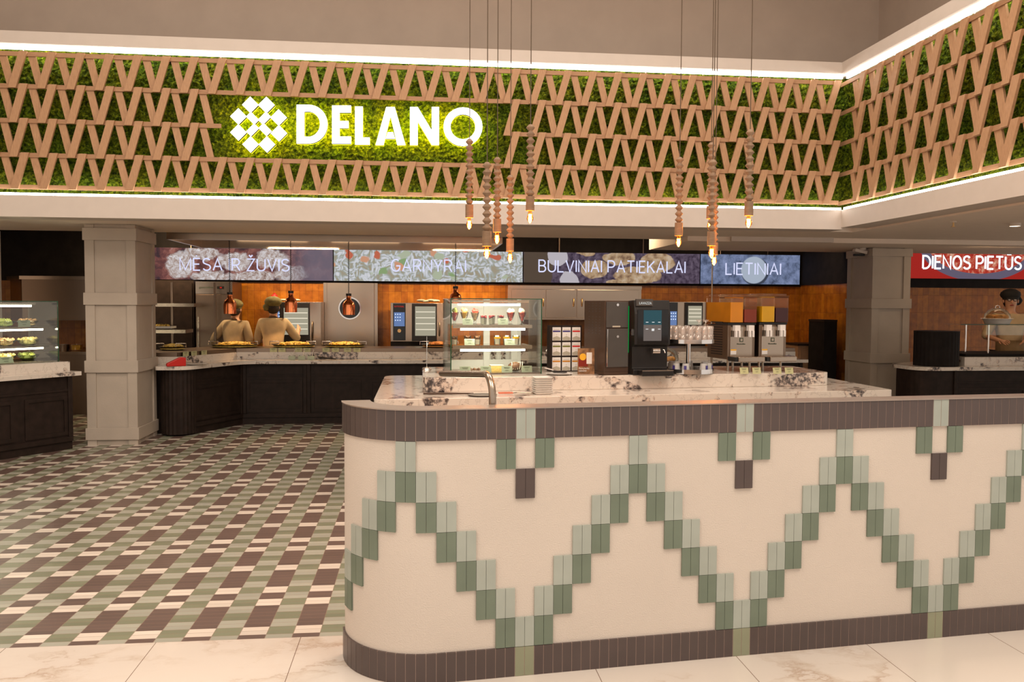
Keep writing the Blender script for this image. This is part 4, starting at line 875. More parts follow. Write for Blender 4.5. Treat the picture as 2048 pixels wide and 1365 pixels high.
# ================================================================ COUNTERS IN THE KITCHEN
def off_line(p0, p1, d):
    v = (Vector(p1) - Vector(p0)).normalized(); n = Vector((v.y, -v.x)); return n * d
def cab_front(parent, p0, p1, n, z0=.09, z1=.80):
    v = Vector(p1) - Vector(p0); L = v.length; ang = math.atan2(v.y, v.x); mx = Matrix.Translation((p0[0], p0[1], 0)) @ Matrix.Rotation(ang, 4, 'Z')
    for q_ in ((-.012, z1 - .16, z1 - .14), (-.02, z0, z0 + .05)): MB().xf(mx).box(0, L, q_[0], 0, q_[1], q_[2]).build('moulding', 'dark_wood', parent)
    for i in range(n + 1):
        x = L * i / n
        if i in (0, n): MB().xf(mx).box(max(0, x - .05), min(L, x + .05), -.022, 0, z0 + .05, z1).build('pilaster', 'dark_wood', parent, bevel=.006)
    for i in range(n):
        a, b_ = L * i / n + .055, L * (i + 1) / n - .055; za, zb = z0 + .07, z1 - .21
        MB().xf(mx).box(a, b_, -.012, 0, za, za + .04).box(a, b_, -.012, 0, zb - .04, zb).box(a, a + .04, -.012, 0, za + .04, zb - .04).box(b_ - .04, b_, -.012, 0, za + .04, zb - .04).build('door', 'dark_wood', parent)
rc = thing('buffet_counter', 'long dark panelled buffet counter with speckled stone top at back', 'counter', (0, 0, 0))
P1, P2, P3 = (-3.20, 6.96), (-2.735, 7.87), (5.0, 7.87)
body = [(-3.45, 7.0), P1, P2, P3, (5.0, 8.68), (-3.3, 8.68), (-3.95, 7.5), (-3.95, 7.12), (-3.45, 7.12)]
MB().prism(body, .0, .805).build('body', 'dark_wood', rc)
cab_front(rc, P1, P2, 1); cab_front(rc, P2, (-1.9, 7.87), 1); cab_front(rc, (-1.9, 7.87), P3, 9)
b = MB(); pr = []
for i in range(25):
    a = PI + .2 + (PI * .93) * i / 24; r_ = .20 + (.008 if i % 2 else 0); pr.append((-3.33 + r_ * math.cos(a), 7.08 + r_ * math.sin(a)))
MB().prism(pr, .02, .805).build('fluted_end', 'dark_wood', rc)
tp = rpoly([(-3.53, 6.80), (-3.16, 6.80), (-2.70, 7.79), (5.05, 7.79), (5.05, 8.72), (-3.3, 8.72), (-4.0, 7.5), (-4.0, 7.10), (-3.53, 7.10)], [.05, .14, .2, 0, 0, 0, 0, 0, 0], 5)
MB().prism(tp, .806, .85).build('worktop', 'counter_stone', rc)
rp = [(-3.53, 7.12), (-3.35, 7.12), (-2.85, 8.10), (5.0, 8.10), (5.0, 8.70), (-3.29, 8.70), (-3.97, 7.5), (-3.97, 7.12)]
MB().prism(rp, .8505, .945).build('upstand', 'counter_stone', rc)
rp2 = [(x, y + .015) for x, y in rp]; rp2 = [(-3.52, 7.13), (-3.36, 7.13), (-2.86, 8.115), (5.0, 8.115), (5.0, 8.69), (-3.28, 8.69), (-3.96, 7.5), (-3.96, 7.13)]
MB().prism(rp2, .9455, .995).build('warming_top', 'stainless_dark', rc)
# left counter
d = Vector((.578, .816)); nrm = Vector((.816, -.578)); E0 = Vector((-4.10, 6.14))
def LP(a, b_): p = E0 - d * a + (-nrm) * b_; return (p.x, p.y)    # a: along to the left, b_: inward
lc = thing('salad_counter', 'dark panelled counter with speckled stone top at far left', 'counter', (0, 0, 0))
MB().prism([LP(2.4, .06), LP(.08, .06), LP(.08, .80), LP(2.4, .80)], 0, .805).build('body', 'dark_wood', lc); cab_front(lc, LP(2.4, .06), LP(.08, .06), 4)
MB().prism([LP(2.4, 0), LP(0, 0), LP(0, .86), LP(2.4, .86)], .806, .85).build('worktop', 'counter_stone', lc); MB().prism([LP(2.4, .15), LP(.035, .15), LP(.035, .84), LP(2.4, .84)], .8505, .955).build('upstand', 'counter_stone', lc)
# salad case
q0 = LP(.115, .22); LA = math.atan2(d.y, d.x); t = thing('display_case', 'glass salad display case with lit shelves at far left', 'display case', (q0[0], q0[1], .956), LA)
L_, H_, D_ = 1.7, .655, .55; lamp_in(t, -1.7, -.32, .17, .58, 2.5)
MB().box(-L_, 0, 0, .006, 0, H_).build('front_glass', 'clear_glass', t); MB().box(-.006, 0, .007, D_, 0, H_).build('side_glass', 'clear_glass', t); MB().box(-L_, 0, 0, D_, H_ + .001, H_ + .007).build('top_glass', 'clear_glass', t)
MB().box(-.008, 0, -.004, 0, 0, H_).box(-L_, 0, -.004, 0, H_, H_ + .008).build('glass_edge', 'green_edge', t); MB().box(-L_, 0, .007, D_, -.0, .012).build('floor_plate', 'stainless', t)
MB().box(-.42, -.38, D_ - .04, D_, .012, H_).box(-1.2, -1.16, D_ - .04, D_, .012, H_).build('rear_frame', 'stainless', t)
MB().box(-L_, -.16, .22, .24, H_ - .055, H_ - .035).build('light_tube', 'case_led', t); MB().box(-L_, -.12, .21, .29, H_ - .034, H_ - .01).build('light_housing', 'stainless', t)
SM = Matrix.Translation(t.location) @ Matrix.Rotation(LA, 4, 'Z')
for z in (.18, .385):
    MB().box(-L_, -.03, .14, .48, z - .008, z).build('glass_shelf', 'clear_glass', t); MB().box(-L_, -.03, .125, .14, z - .022, z).build('shelf_rail', 'stainless_dark', t); lamp_in(t, -L_, -.2, .13, z - .046, 2.5); MB().box(-L_, -.08, .15, .17, z - .042, z - .023).build('light_tube', 'case_led', t)
sb = {}; mats_ = ('salad_green', 'salad_yellow', 'salad_mix'); posw = ('first', 'second', 'third', 'fourth', 'fifth')
for lv, z in enumerate((.013, .181, .386)):
    for j in range(5):
        mt = mats_[(j + lv) % 3]; P = SM @ Vector((-.17 - j * .25, .29, z))
        if mt not in sb:
            r = thing('salad_bowl', 'x', 'bowl', P); MB().lathe([(0, 0), (.06, 0), (.115, .06), (.11, .06), (.056, .004), (0, .004)], seg=18).build('bowl', 'clear_glass', r, True)
            b = MB(); [b.ball((random.uniform(-.07, .07), random.uniform(-.07, .07), .045 + random.uniform(0, .03)), random.uniform(.012, .028), random.uniform(.012, .028), .016, 7, 4, jit=.3) for _ in range(26)]; b.ball((0, 0, .03), .085, .085, .03, 12, 6); b.build('salad', mt, r); sb[mt] = r
        else: r = copy_tree(sb[mt]); r.location = P
        r['group'] = 'salad bowls in the left case'
        r['label'] = 'bowl of %s salad on the %s shelf, %s from right in left case' % ({'salad_green': 'green leaf', 'salad_yellow': 'pale yellow', 'salad_mix': 'mixed brown'}[mt], ('bottom', 'middle', 'top')[lv], posw[j])
for a, lab in ((.55, 'price card tilted at the right on the salad case floor'), (.85, 'price card tilted at the left on the salad case floor')):
    P = SM @ Vector((-a, .03, .0135)); card(lab, P, LA, .15, .07, 'card_green', 'price cards in the salad case', .5)
P = SM @ Vector((-.33, .075, .387)); card('green price card on the top salad shelf', P, LA, .13, .07, 'card_green', 'price cards in the salad case', .1)
# ================================================================ BACK EQUIPMENT
def rect(px0, py0, px1, py1, Y): a = PY(px0, py0, Y); c = PY(px1, py1, Y); return a.x, c.x, c.z, a.z     # x0 x1 z0 z1
# extraction hood over the buffet
t = thing('extraction_hood', 'wide stainless extraction hood hanging above the buffet counter', 'hood', (-1.6, 8.2, 2.40)); hl, hr = PY(333, 480, 7.45).x + 1.6, PY(1005, 480, 7.45).x + 1.6
b = MB().box(hl, hr, -.75, -.72, 0, .58).box(hl, hr, .87, .90, 0, .58).box(hl, hl + .03, -.72, .87, 0, .58).box(hr - .03, hr, -.72, .87, 0, .58); b.build('skirt', 'stainless', t)
MB().box(hl + .03, hr - .03, -.72, .87, .14, .16).build('inner_panel', 'stainless', t)
for j in range(3): x = hl + .5 + j * 1.35; MB().box(x, x + 1.0, .70, .74, .118, .139).build('light_tube', 'heat_glow', t)
# menu screens
def screen(label, x0, x1, z0, z1, mat, txt, px0, px1, pyc, pyb, tm='screen_text', y=10.0, rods=True):
    cx = (x0 + x1) / 2; t = thing('menu_screen', label, 'screen', (cx, y, (z0 + z1) / 2)); w2 = (x1 - x0) / 2; h2_ = (z1 - z0) / 2
    MB().box(-w2 + .003, w2 - .003, .0, .05, -h2_, h2_).build('housing', 'black_plastic', t); pn = MB().box(-w2 + .003, w2 - .003, -.004, -.0005, -h2_, h2_).build('picture', mat, t)
    a = PY(px0, pyb, y - .01); c = PY(px1, pyb, y - .01); k_ = sc(a); stroke_text(txt, a.x - cx, -.008, (a.z + c.z) / 2 - (z0 + z1) / 2, c.x - a.x, (pyb - pyc) * k_, tm, t, .15 if tm == 'screen_text_bright' else .115)
    b = MB()
    for x in (-w2 * .6, w2 * .35): b.box(x - .008, x + .008, .015, .03, h2_, 3.0 - (z0 + z1) / 2)
    b.build('hanging_rod', 'stainless_dark', t); return t
zA, zB = 1.962, 2.452
screen('menu screen reading MĖSA IR ŽUVIS over meat picture', -4.47, -1.765, zA, zB, 'screen_meat', 'MĖSA IR ŽUVIS', 360, 578, 518, 541.5)
screen('menu screen reading GARNYRAI over rice and vegetables', -1.755, 1.25, zA, zB, 'screen_rice', 'GARNYRAI', 783, 931, 520, 543.5)
screen('menu screen reading BULVINIAI PATIEKALAI over potato pancakes', 1.26, 4.20, zA, zB, 'screen_potato', 'BULVINIAI PATIEKALAI', 1078, 1370, 522, 545)
screen('blue menu screen reading LIETINIAI with a bowl', 4.21, 5.93, zA, zB, 'screen_flour', 'LIETINIAI', 1452, 1561, 527, 549.5)
screen('red menu screen reading DIENOS PIETŪS at far right', 7.9, 10.6, 2.085, 2.56, 'screen_lunch', 'DIENOS PIETŪS', 1846, 2042, 513, 538, 'screen_text_bright')
# fridge, round window door, ovens, wall cabinet
x0, x1, z0, z1 = rect(391, 566, 466, 700, 9.35); t = thing('fridge', 'tall stainless fridge behind the left heat lamp', 'fridge', ((x0 + x1) / 2, 9.35, 0)); w2 = (x1 - x0) / 2
MB().box(-w2, w2, .03, .66, 0, 1.92).build('cabinet', 'stainless_dark', t); MB().box(-w2, w2, 0, .029, 1.74, 1.92).build('control_panel', 'stainless', t); dr = MB().box(-w2, w2, 0, .029, .1, 1.73).build('door', 'stainless_dark', t, bevel=.004)
MB().box(-w2 + .03, -w2 + .05, -.03, 0, .7, 1.4).build('handle', 'stainless', dr); text('gastroline', -w2 + .05, -.004, 1.82, .2, .03, 'ink', t); MB().box(w2 - .22, w2 - .12, -.004, 0, 1.81, 1.85).build('display', 'black_plastic', t); MB().box(w2 - .18, w2 - .15, -.006, -.004, 1.82, 1.84).build('red_digit', 'red_plastic', t)
x0, x1, z0, z1 = rect(651, 566, 748, 700, 9.98); d1 = thing('kitchen_door', 'stainless kitchen door with a round porthole window', 'door', ((x0 + x1) / 2, 10.02, 0)); w2 = (x1 - x0) / 2
hc = PY(699.5, 617, 10.0); hx, hz = hc.x - (x0 + x1) / 2, hc.z; rr0 = 20 * sc(hc)
cir = [(hx + rr0 * math.cos(2 * PI * i / 32), hz + rr0 * math.sin(2 * PI * i / 32)) for i in range(32)]
def sqp(i): a = 2 * PI * i / 32; c, s_ = math.cos(a), math.sin(a); m_ = max(abs(c), abs(s_)); return (hx + .2 * c / m_, hz + .2 * s_ / m_)
b = MB()
for i in range(32): j = (i + 1) % 32; b.slab([sqp(i), sqp(j), cir[j], cir[i]], 0, .03)
b.box(-w2, w2, 0, .03, 0.02, hz - .2).box(-w2, w2, 0, .03, hz + .2, 1.93).box(-w2, hx - .2, 0, .03, hz - .2, hz + .2).box(hx + .2, w2, 0, .03, hz - .2, hz + .2); b.build('leaf', 'stainless', d1)
b = MB()
for i in range(32):
    j = (i + 1) % 32; o_ = [(hx + (p[0] - hx) * 1.12, hz + (p[1] - hz) * 1.12) for p in (cir[i], cir[j])]; b.slab([o_[0], o_[1], cir[j], cir[i]], -.012, -.0005)
b.build('porthole_rim', 'chrome', d1); MB().slab(cir[::1], .014, .02).build('porthole_glass', 'gloss_black', d1)
for px in (650, 752): x = PY(px, 600, 9.98).x - (x0 + x1) / 2; MB().box(x - .025, x + .025, -.03, .03, 0, 1.93).build('door_post', 'stainless', d1)
def oven(label, px0, py0, px1, py1, Y, cpx, gpx, gpy, mirror=False, word=None):
    x0, x1, z0, z1 = rect(px0, py0, px1, py1, Y); cx = (x0 + x1) / 2; w2 = (x1 - x0) / 2; k_ = sc(PY(px0, py0, Y)); t = thing('combi_oven', label, 'oven', (cx, Y, 0))
    X = lambda px: (px - (px0 + px1) / 2) * k_; ZZ = lambda py: z1 - (py - py0) * k_
    MB().box(-w2, w2, .03, .45, z0, z1).build('housing', 'stainless', t, bevel=.004); st = MB().box(-w2, w2, .03, .08, .02, z0 - .001).box(-w2, w2, .38, .45, 0, z0 - .001).build('stand', 'dark_panel', t)
    MB().box(X(cpx[0]), X(cpx[1]), .015, .03, z0 + .02, z1 - .01).build('control_panel', 'gloss_black', t); MB().box(X(cpx[0]) + .015, X(cpx[1]) - .015, .012, .0149, ZZ(py0 + 47), ZZ(py0 + 19)).build('control_screen', 'screen_blue', t)
    b = MB(); [b.box(X(cpx[0]) + .03 + (q % 3) * .035, X(cpx[0]) + .045 + (q % 3) * .035, .009, .0115, ZZ(py0 + 24 + 6 * (q // 3)), ZZ(py0 + 22 + 6 * (q // 3))) for q in range(9)]; b.build('screen_icons', 'screen_dots', t)
    if py1 - py0 > 60: MB().lathe([(0, 0), (.028, 0), (.028, .02), (0, .02)], seg=16).build('knob', 'brass', t, loc=(X((cpx[0] + cpx[1]) / 2), .015, ZZ(py0 + 56))).rotation_euler = (PI / 2, 0, 0)
    if word: text(word, X(cpx[0]) + .02, .012, ZZ(py0 + 9), X(cpx[1]) - X(cpx[0]) - .04, .025, 'red_plastic', t)
    dr = MB().box(X(gpx[0]) - .05, X(gpx[1]) + .02, .0, .029, z0 + .01, z1 - .01).build('door', 'black_plastic', t, bevel=.006); MB().box(X(gpx[0]), X(gpx[1]), -.004, -.0005, ZZ(gpy[1]), ZZ(gpy[0])).build('lit_window', 'oven_light', dr)
    b = MB(); [b.box(X(gpx[0]) + .01, X(gpx[1]) - .01, -.006, -.0045, z, z + .012) for z in [ZZ(gpy[1]) + (ZZ(gpy[0]) - ZZ(gpy[1])) * q / 5 for q in range(1, 5)]]; b.build('rack_lines', 'rack_glow', dr)
    hx_ = X(gpx[1]) + .06; MB().tube([(hx_, .02, ZZ(py1 - 12)), (hx_, -.03, ZZ(py1 - 16)), (hx_, -.03, ZZ(py0 + 44)), (hx_, .02, ZZ(py0 + 40))], .012, 8).build('handle', 'stainless_dark', t, True); return t
oven('combi oven with lit glass door beside second cook', 546, 604, 642, 694, 9.5, (549, 561), (568, 616), (616, 670))
oven('combi oven with blue touch display behind the buffet middle', 781, 606, 890, 684, 9.5, (786, 811), (830, 871), (613, 672), word='RATIONAL')
oven('combi oven half hidden behind the coffee machine', 1335, 604, 1412, 684, 9.5, (1337, 1355), (1376, 1404), (612, 650))
r = thing('folded_cloth', 'beige cloth folded on top of the middle oven', 'cloth', PY(858, 603.5, 9.7)); b = MB(); [b.ball((x, 0, .012 + .008 * math.sin(x * 30)), .07, .06, .02, 10, 5, jit=.1) for x in (-.12, -.05, .03, .1)]; b.build('cloth', 'beige_cloth', r, True)
r = thing('folded_cloth', 'beige cloth lying on oven beside second cook', 'cloth', PY(575, 601.5, 9.7)); b = MB(); [b.ball((x, 0, .01), .08, .06, .016, 10, 5, jit=.1) for x in (-.14, -.05, .05, .12)]; b.build('cloth', 'beige_cloth', r, True)
r = thing('red_container', 'small red container standing on oven behind second cook', 'container', PY(549, 604, 9.85)); MB().lathe([(0, 0), (.05, 0), (.05, .09), (.035, .115), (0, .115)], seg=16).build('body', 'red_plastic', r, True); MB().cyl((0, 0, .1155), .02, .02).build('cap', 'red_plastic', r)
x0, x1, z0, z1 = rect(1016, 571, 1283, 639, 9.6); t = thing('wall_cabinet', 'stainless wall cabinet with double doors behind the island', 'cabinet', ((x0 + x1) / 2, 9.6, z0)); w2 = (x1 - x0) / 2; hh_ = z1 - z0; kk = sc(PY(1016, 571, 9.6))
MB().box(-w2, w2, .03, .44, 0, hh_).build('body', 'stainless', t); MB().box(-w2, w2, 0, .0295, hh_ - .05, hh_).box(-w2, w2, -.02, .0295, -.012, .012).build('trim', 'stainless', t)
for a, c, hxp in ((1090, 1149, 1146), (1153, 1281, 1163), (1020, 1088, 1084)):
    xa, xb = (a - 1149.5) * kk, (c - 1149.5) * kk; dr = MB().box(xa, xb, .005, .0295, .02, hh_ - .06).build('door', 'stainless', t, bevel=.003); xh = (hxp - 1149.5) * kk
    MB().tube([(xh, .004, hh_ * .38), (xh, -.025, hh_ * .42), (xh, -.025, hh_ * .58), (xh, .004, hh_ * .62)], .008, 8).build('handle', 'brass', dr, True)
t = thing('back_worktop', 'low stainless worktop along the orange tiled back wall', 'worktop', (2.4, 9.75, 0)); MB().box(-1.9, 1.0, -.22, .33, .84, .88).build('top', 'stainless_dark', t); MB().box(-1.9, 1.0, -.18, .33, .1, .839).build('body', 'stainless_dark', t)
t = thing('service_pipe', 'thin vertical steel pipe beside the juice dispensers', 'pipe', PY(1422, 700, 9.4)); t.location.z = 0; MB().cyl((0, 0, 0), .012, 3.0, 10).build('pipe', 'stainless', t); MB().cyl((0, 0, 0), .04, .01).build('floor_flange', 'stainless', t)
x0, x1, z0, z1 = rect(1649, 640, 1700, 700, 8.4); t = thing('dark_cabinet', 'black cabinet with brown top beside the right column', 'cabinet', ((x0 + 5.78) / 2, 8.4, 0)); w2 = (5.78 - x0) / 2; MB().box(-w2, w2, 0, .5, 0, z1 - .03).build('body', 'dark_panel', t); MB().box(-w2 - .01, w2, -.01, .5, z1 - .0295, z1).build('top', 'dark_wood', t)
x0, x1, z0, z1 = rect(1597, 688, 1646, 760, 8.95); t = thing('wooden_cabinet', 'low brown wooden cabinet left of the black cabinet', 'cabinet', ((x0 + x1) / 2, 8.95, 0)); w2 = (x1 - x0) / 2; MB().box(-w2, w2, 0.01, .5, 0, z1 - .03).build('body', 'oak_rail', t); MB().box(-w2 + .03, w2 - .03, -.005, .0095, .1, z1 - .08).build('door', 'oak_rail', t); MB().box(-w2 - .02, w2 + .02, -.02, .5, z1 - .0295, z1).build('top', 'dark_wood', t)
# left wall hood and range
t = thing('range_hood', 'angular stainless range hood behind the salad case', 'hood', (-4.9, 9.1, 1.38)); xa = PY(44, 600, 9.1).x + 4.9; xb = .36; z1 = PY(44, 552, 9.1).z - 1.38; z0 = PY(100, 641, 9.1).z - 1.38
MB().box(xa, xb, .0, .95, z0, z1 - .05).build('front', 'stainless_dark', t); MB().prism([(xa - .30, .32), (xa - .005, -.0), (xa - .005, .95), (xa - .30, .95)], z0, z1 - .05).build('side_panel', 'stainless', t); MB().prism([(xa - .34, .30), (xa - .02, -.03), (xb, -.03), (xb, .95), (xa - .34, .95)], z1 - .0495, z1).build('top_rim', 'stainless', t)
t = thing('stove_bench', 'stainless cooking bench under range hood at left', 'bench', (-4.7, 9.2, 0)); MB().box(-1.2, .15, -.2, .7, .86, .9).build('top', 'stainless', t); MB().box(-1.2, .15, -.17, .7, 0, .859).build('body', 'stainless_dark', t); MB().box(-.1, .1, -.2, -.171, .55, .58).build('handle', 'black_plastic', t)
b = None
for px, lab, m_ in ((126, 'steel pot on the stove bench left of yellow bowl', 'stainless_dark'), (152, 'yellow filled bowl on the stove bench beside column', 'mango')):
    P = PY(px, 700, 9.3); P.z = .901; r = thing('cooking_pot', lab, 'pot', P); MB().lathe([(0, 0), (.08, 0), (.09, .09), (.085, .09), (.078, .01), (0, .01)], seg=18).build('pot', 'stainless_dark' if m_ != 'mango' else 'plastic_clear', r, True); MB().lathe([(0, .012), (.074, .012), (.080, .08), (0, .085)], seg=18).build('contents', m_, r, True)
t = thing('tall_cabinet', 'tall dark brown cabinet behind the heated display shelves', 'cabinet', (-4.3, 9.5, 0)); x0, x1, z0, z1 = rect(300, 566, 388, 700, 9.5); MB().box(x0 + 4.3, x1 + 4.3, .02, .5, 0, 1.94).build('body', 'dark_wood', t); MB().box(x0 + 4.32, x1 + 4.28, 0, .0195, .1, 1.9).build('door', 'dark_wood', t)
# heated display rack behind the column
t = thing('heated_display', 'stainless heated display shelves right of the left column', 'shelf', (-3.7, 8.75, 0))
for py, a, c in ((607, 300, 388), (660, 300, 371)):
    x0, x1, z0, z1 = rect(a, py, c, py + 7, 8.75); MB().box(x0 + 3.7, x1 + 3.7, 0, .4, z0, z1).build('shelf', 'stainless', t)
MB().box(-.28, -.25, .34, .37, 0, 1.9).box(.33, .36, .3, .33, 0, 1.9).build('post', 'stainless_dark', t)
x0, x1, z0, z1 = rect(300, 652, 340, 658.5, 8.78); r = thing('food_tray', 'white tray of orange food on the heated display shelf', 'tray', ((x0 + x1) / 2, 8.95, z0 + .006)); MB().box(-.14, .14, -.13, .13, 0, .03).build('tray', 'plate_white', r); b = MB(); [b.ball((random.uniform(-.09, .09), random.uniform(-.08, .08), .038), .035, .03, .02, 8, 5, jit=.2) for _ in range(9)]; b.build('food', 'rice', r)
# ================================================================ HEAT LAMPS, PANS, SMALL THINGS
hl0 = None
for px, lab in ((460, 'copper heat lamp in front of the first cook'), (582, 'copper heat lamp in front of the lit oven'), (697.5, 'copper heat lamp before the porthole door'), (911, 'copper heat lamp above the dessert case')):
    bot = {460: 628, 582: 625, 697.5: 630, 911: 615}[px]; P = PY(px, bot, 8.42); k_ = sc(P); s_ = 38 * k_
    if hl0 is None:
        r = thing('heat_lamp', lab, 'heat lamp', P, 0, 'copper heat lamps'); R_ = 12.2 * k_
        sh = MB().lathe([(R_ * .96, .004), (R_, 0), (R_, s_ * .52), (R_ * .86, s_ * .68), (R_ * .42, s_ * .80), (R_ * .38, s_), (.001, s_)], seg=28).build('shade', 'copper', r, True)
        MB().lathe([(0, .01), (R_ * .9, .01), (R_ * .9, .014), (0, .014)], seg=24).build('lit_mouth', 'heat_glow', sh); MB().cyl((0, 0, s_ + .001), R_ * .45, .035).build('cap', 'black_plastic', r)
        pts = []; zt = 2.54 - P.z; nz_ = 120
        for i in range(nz_): z = s_ + .036 + (zt - s_ - .036) * i / (nz_ - 1); pts.append((.007 * math.cos(i * 1.57), .007 * math.sin(i * 1.57), z))
        MB().tube(pts, .0045, 5).build('cord', 'black_cord', r); hl0 = r
    else: r = copy_tree(hl0); r.location = P; r['label'] = lab
    l = bpy.data.lights.new('heat_bulb', 'SPOT'); l.energy = 9; l.color = (1, .55, .22); l.spot_size = 2.2; l.shadow_soft_size = .05
    lo = bpy.data.objects.new('heat_bulb', l); COL.objects.link(lo); lo.parent = r; lo.location = (0, 0, -.01)
def pan(label, px, py, food, R_=.31, Y=8.42):
    P = PY(px, py, Y); P.z = .9955; r = thing('buffet_pan', label, 'pan', P); MB().lathe([(0, .0), (R_ * .72, 0), (R_, .045), (R_ * .985, .045), (R_ * .70, .006), (0, .006)], seg=36).build('pan_body', 'pan_iron', r, True)
    for s_ in (-1, 1):
        x = s_ * R_ * .80; MB().tube([(x - .06, -.12, .04), (x - .06, -.12, .085), (x + .06, -.10, .085), (x + .06, -.10, .04)], .007, 8).build('handle', 'chrome', r, True)
    b = MB(); b.lathe([(0, .035), (R_ * .86, .03), (R_ * .9, .012), (0, .012)], seg=30)
    for _ in range(60): a = random.uniform(0, 2 * PI); q = random.uniform(0, R_ * .62); b.ball((q * math.cos(a), q * math.sin(a), .035 + .03 * (1 - q / R_)), random.uniform(.02, .045), random.uniform(.02, .04), .018, 7, 4, jit=.3)
    b.build('food', food, r); return r
pan('wide iron pan of yellow pasta before the first cook', 470, 690, 'rice', .33, 8.42); pan('wide iron pan of golden rice before the second cook', 588, 690, 'rice'); pan('wide iron pan of orange food before porthole door', 690, 690, 'rice', .30); pan('wide iron pan of pastries beside the dessert case', 878, 692, 'bread', .26); pan('small pan of orange food right of the column', 345, 700, 'rice', .17, 7.75)
for px, lab in ((547, 'first green label on the buffet edge'), (564, 'second green label on the buffet edge'), (597, 'third green label on the buffet edge'), (614, 'fourth green label on the buffet edge'), (652, 'fifth green label on the buffet edge'), (671, 'sixth green label on the buffet edge'), (695, 'seventh green label on the buffet edge'), (714, 'eighth green label on the buffet edge')):
    P = PY(px, 704, 8.098); card(lab + ', counting from the left', (P.x, 8.098, .9455), 0, .095, .055, 'card_yellowgreen', 'labels along the buffet edge', 0)
for px, lab in ((326, 'first slanted label near the column'), (352, 'second slanted label near the column'), (385, 'third slanted label near the column')):
    f_ = (px - 320) / 70 * .35 + .1; x = -3.36 + f_ * .5 + .012; y = 7.13 + f_ * .985 - .02; card(lab + ' on the angled buffet edge', (x, y, .9455), 1.1, .10, .055, 'card_yellowgreen', 'labels along the buffet edge', .0)
P = PZ(352, 733, .852); r = thing('red_scoop', 'bright red plastic scoop lying on the buffet worktop', 'scoop', P, .5); MB().slab([(-.11, 0), (.11, 0), (.11, .10), (.05, .11), (-.11, .035)], -.03, .03).build('body', 'red_plastic', r, bevel=.01)
P = PZ(392, 730, .852); r = thing('serving_plate', 'white plate with spoon right of the red scoop', 'plate', P); MB().lathe([(0, 0), (.08, 0), (.13, .014), (.125, .015), (.075, .004), (0, .004)], seg=24).build('plate', 'plate_white', r, True); MB().tube([(-.12, 0, .03), (.0, .01, .012), (.08, .0, .01)], .006, 6).build('spoon', 'chrome', r, True)
for px, lab in ((579, 'glass jar with green tag, left of three on the buffet'), (599, 'glass jar with green tag, middle of three on the buffet'), (618, 'glass jar with green tag, right of three on the buffet')):
    P = PZ(px, 722, .852); P.y = 7.98; r = thing('sauce_jar', lab, 'jar', P, 0, 'sauce jars on the buffet'); MB().lathe([(0, 0), (.035, 0), (.042, .055), (.039, .055), (.032, .005), (0, .005)], seg=16).build('jar', 'clear_glass', r, True); MB().box(-.045, .045, -.046, -.043, .0, .05).build('tag', 'card_green', r); MB().tube([(0, 0, .01), (.03, 0, .12)], .004, 6).ball((.032, 0, .125), .01, seg=8, rings=5).build('ladle', 'chrome', r, True)
P = PZ(650, 722, .852); P.y = 7.96; r = thing('salad_tongs', 'black and steel tongs lying right of sauce jars', 'tongs', P, -.3); MB().tube([(-.13, 0, .035), (0, .01, .02), (.12, .01, .008)], .008, 6).tube([(-.13, .03, .02), (0, .02, .014), (.12, .03, .008)], .008, 6).build('arms', 'black_plastic', r, True)
# ================================================================ RIGHT COUNTER
t = thing('cashier_counter', 'dark counter with stone top at the far right', 'counter', (0, 0, 0)); cx0, cy0 = 5.78, 6.32
MB().prism(rpoly([(cx0 + .03, cy0 + .04), (9.5, cy0 + .04), (9.5, 7.35), (cx0 + .7, 7.35), (cx0 + .03, 6.9)], [.25, 0, 0, 0, .1]), 0, .805).build('body', 'dark_wood', t); MB().prism(rpoly([(cx0, cy0), (9.55, cy0), (9.55, 7.40), (cx0 + .7, 7.40), (cx0, 6.95)], [.28, 0, 0, 0, .1]), .806, .85).build('worktop', 'counter_stone', t)
cab_front(t, (cx0 + .5, cy0 + .04), (9.4, cy0 + .04), 3)
MB().prism([(6.52, 6.50), (9.5, 6.50), (9.5, 7.3), (6.52, 7.3)], .8505, .965).build('upstand', 'counter_stone', t); MB().prism([(6.6, 6.6), (9.5, 6.6), (9.5, 7.28), (6.6, 7.28)], .9655, 1.0).build('warming_top', 'dark_panel', t)
b = MB(); pr = []
for i in range(60): a = 2 * PI * i / 60; r_ = .262 + (.006 if i % 2 else 0); pr.append((r_ * math.cos(a), r_ * math.sin(a)))
P = PZ(1885, 733, .85); r = thing('fluted_drum', 'round black fluted cabinet standing on cashier counter', 'cabinet', (P.x, 6.36 + .28, .851)); MB().prism(pr, 0, .43).build('drum', 'dark_panel', r); MB().lathe([(0, .4305), (.27, .4305), (.27, .445), (0, .445)], seg=40).build('lid', 'dark_panel', r)
t = thing('sneeze_guard', 'glass sneeze guard with metal posts at far right', 'sneeze guard', (7.3, 6.8, 1.0)); MB().box(-.72, 1.6, -.12, .25, .375, .383).build('glass_top', 'clear_glass', t); MB().box(-.35, 1.6, -.10, -.094, .24, .37).build('glass_front', 'clear_glass', t)
MB().box(-.72, 1.6, -.125, -.1205, .374, .384).build('glass_edge', 'green_edge', t)
for x, y in ((-.50, .10), (-.30, -.07), (1.2, .10)): MB().cyl((x, y, 0), .011, .374, 10).build('post', 'chrome', t)
P = PY(1995, 648, 6.85); r = thing('cake_dome', 'clear dome over pastries in white tray on sneeze guard', 'cake dome', (P.x, 6.86, 1.3835)); MB().lathe([(0, 0), (.145, 0), (.175, .065), (.195, .07), (.19, .074), (.165, .066), (.14, .006), (0, .006)], seg=30).build('tray', 'plate_white', r, True); MB().lathe([(.160, .075), (.15, .13), (.11, .18), (.05, .21), (0, .214)], seg=28).build('dome', 'clear_glass', r, True)
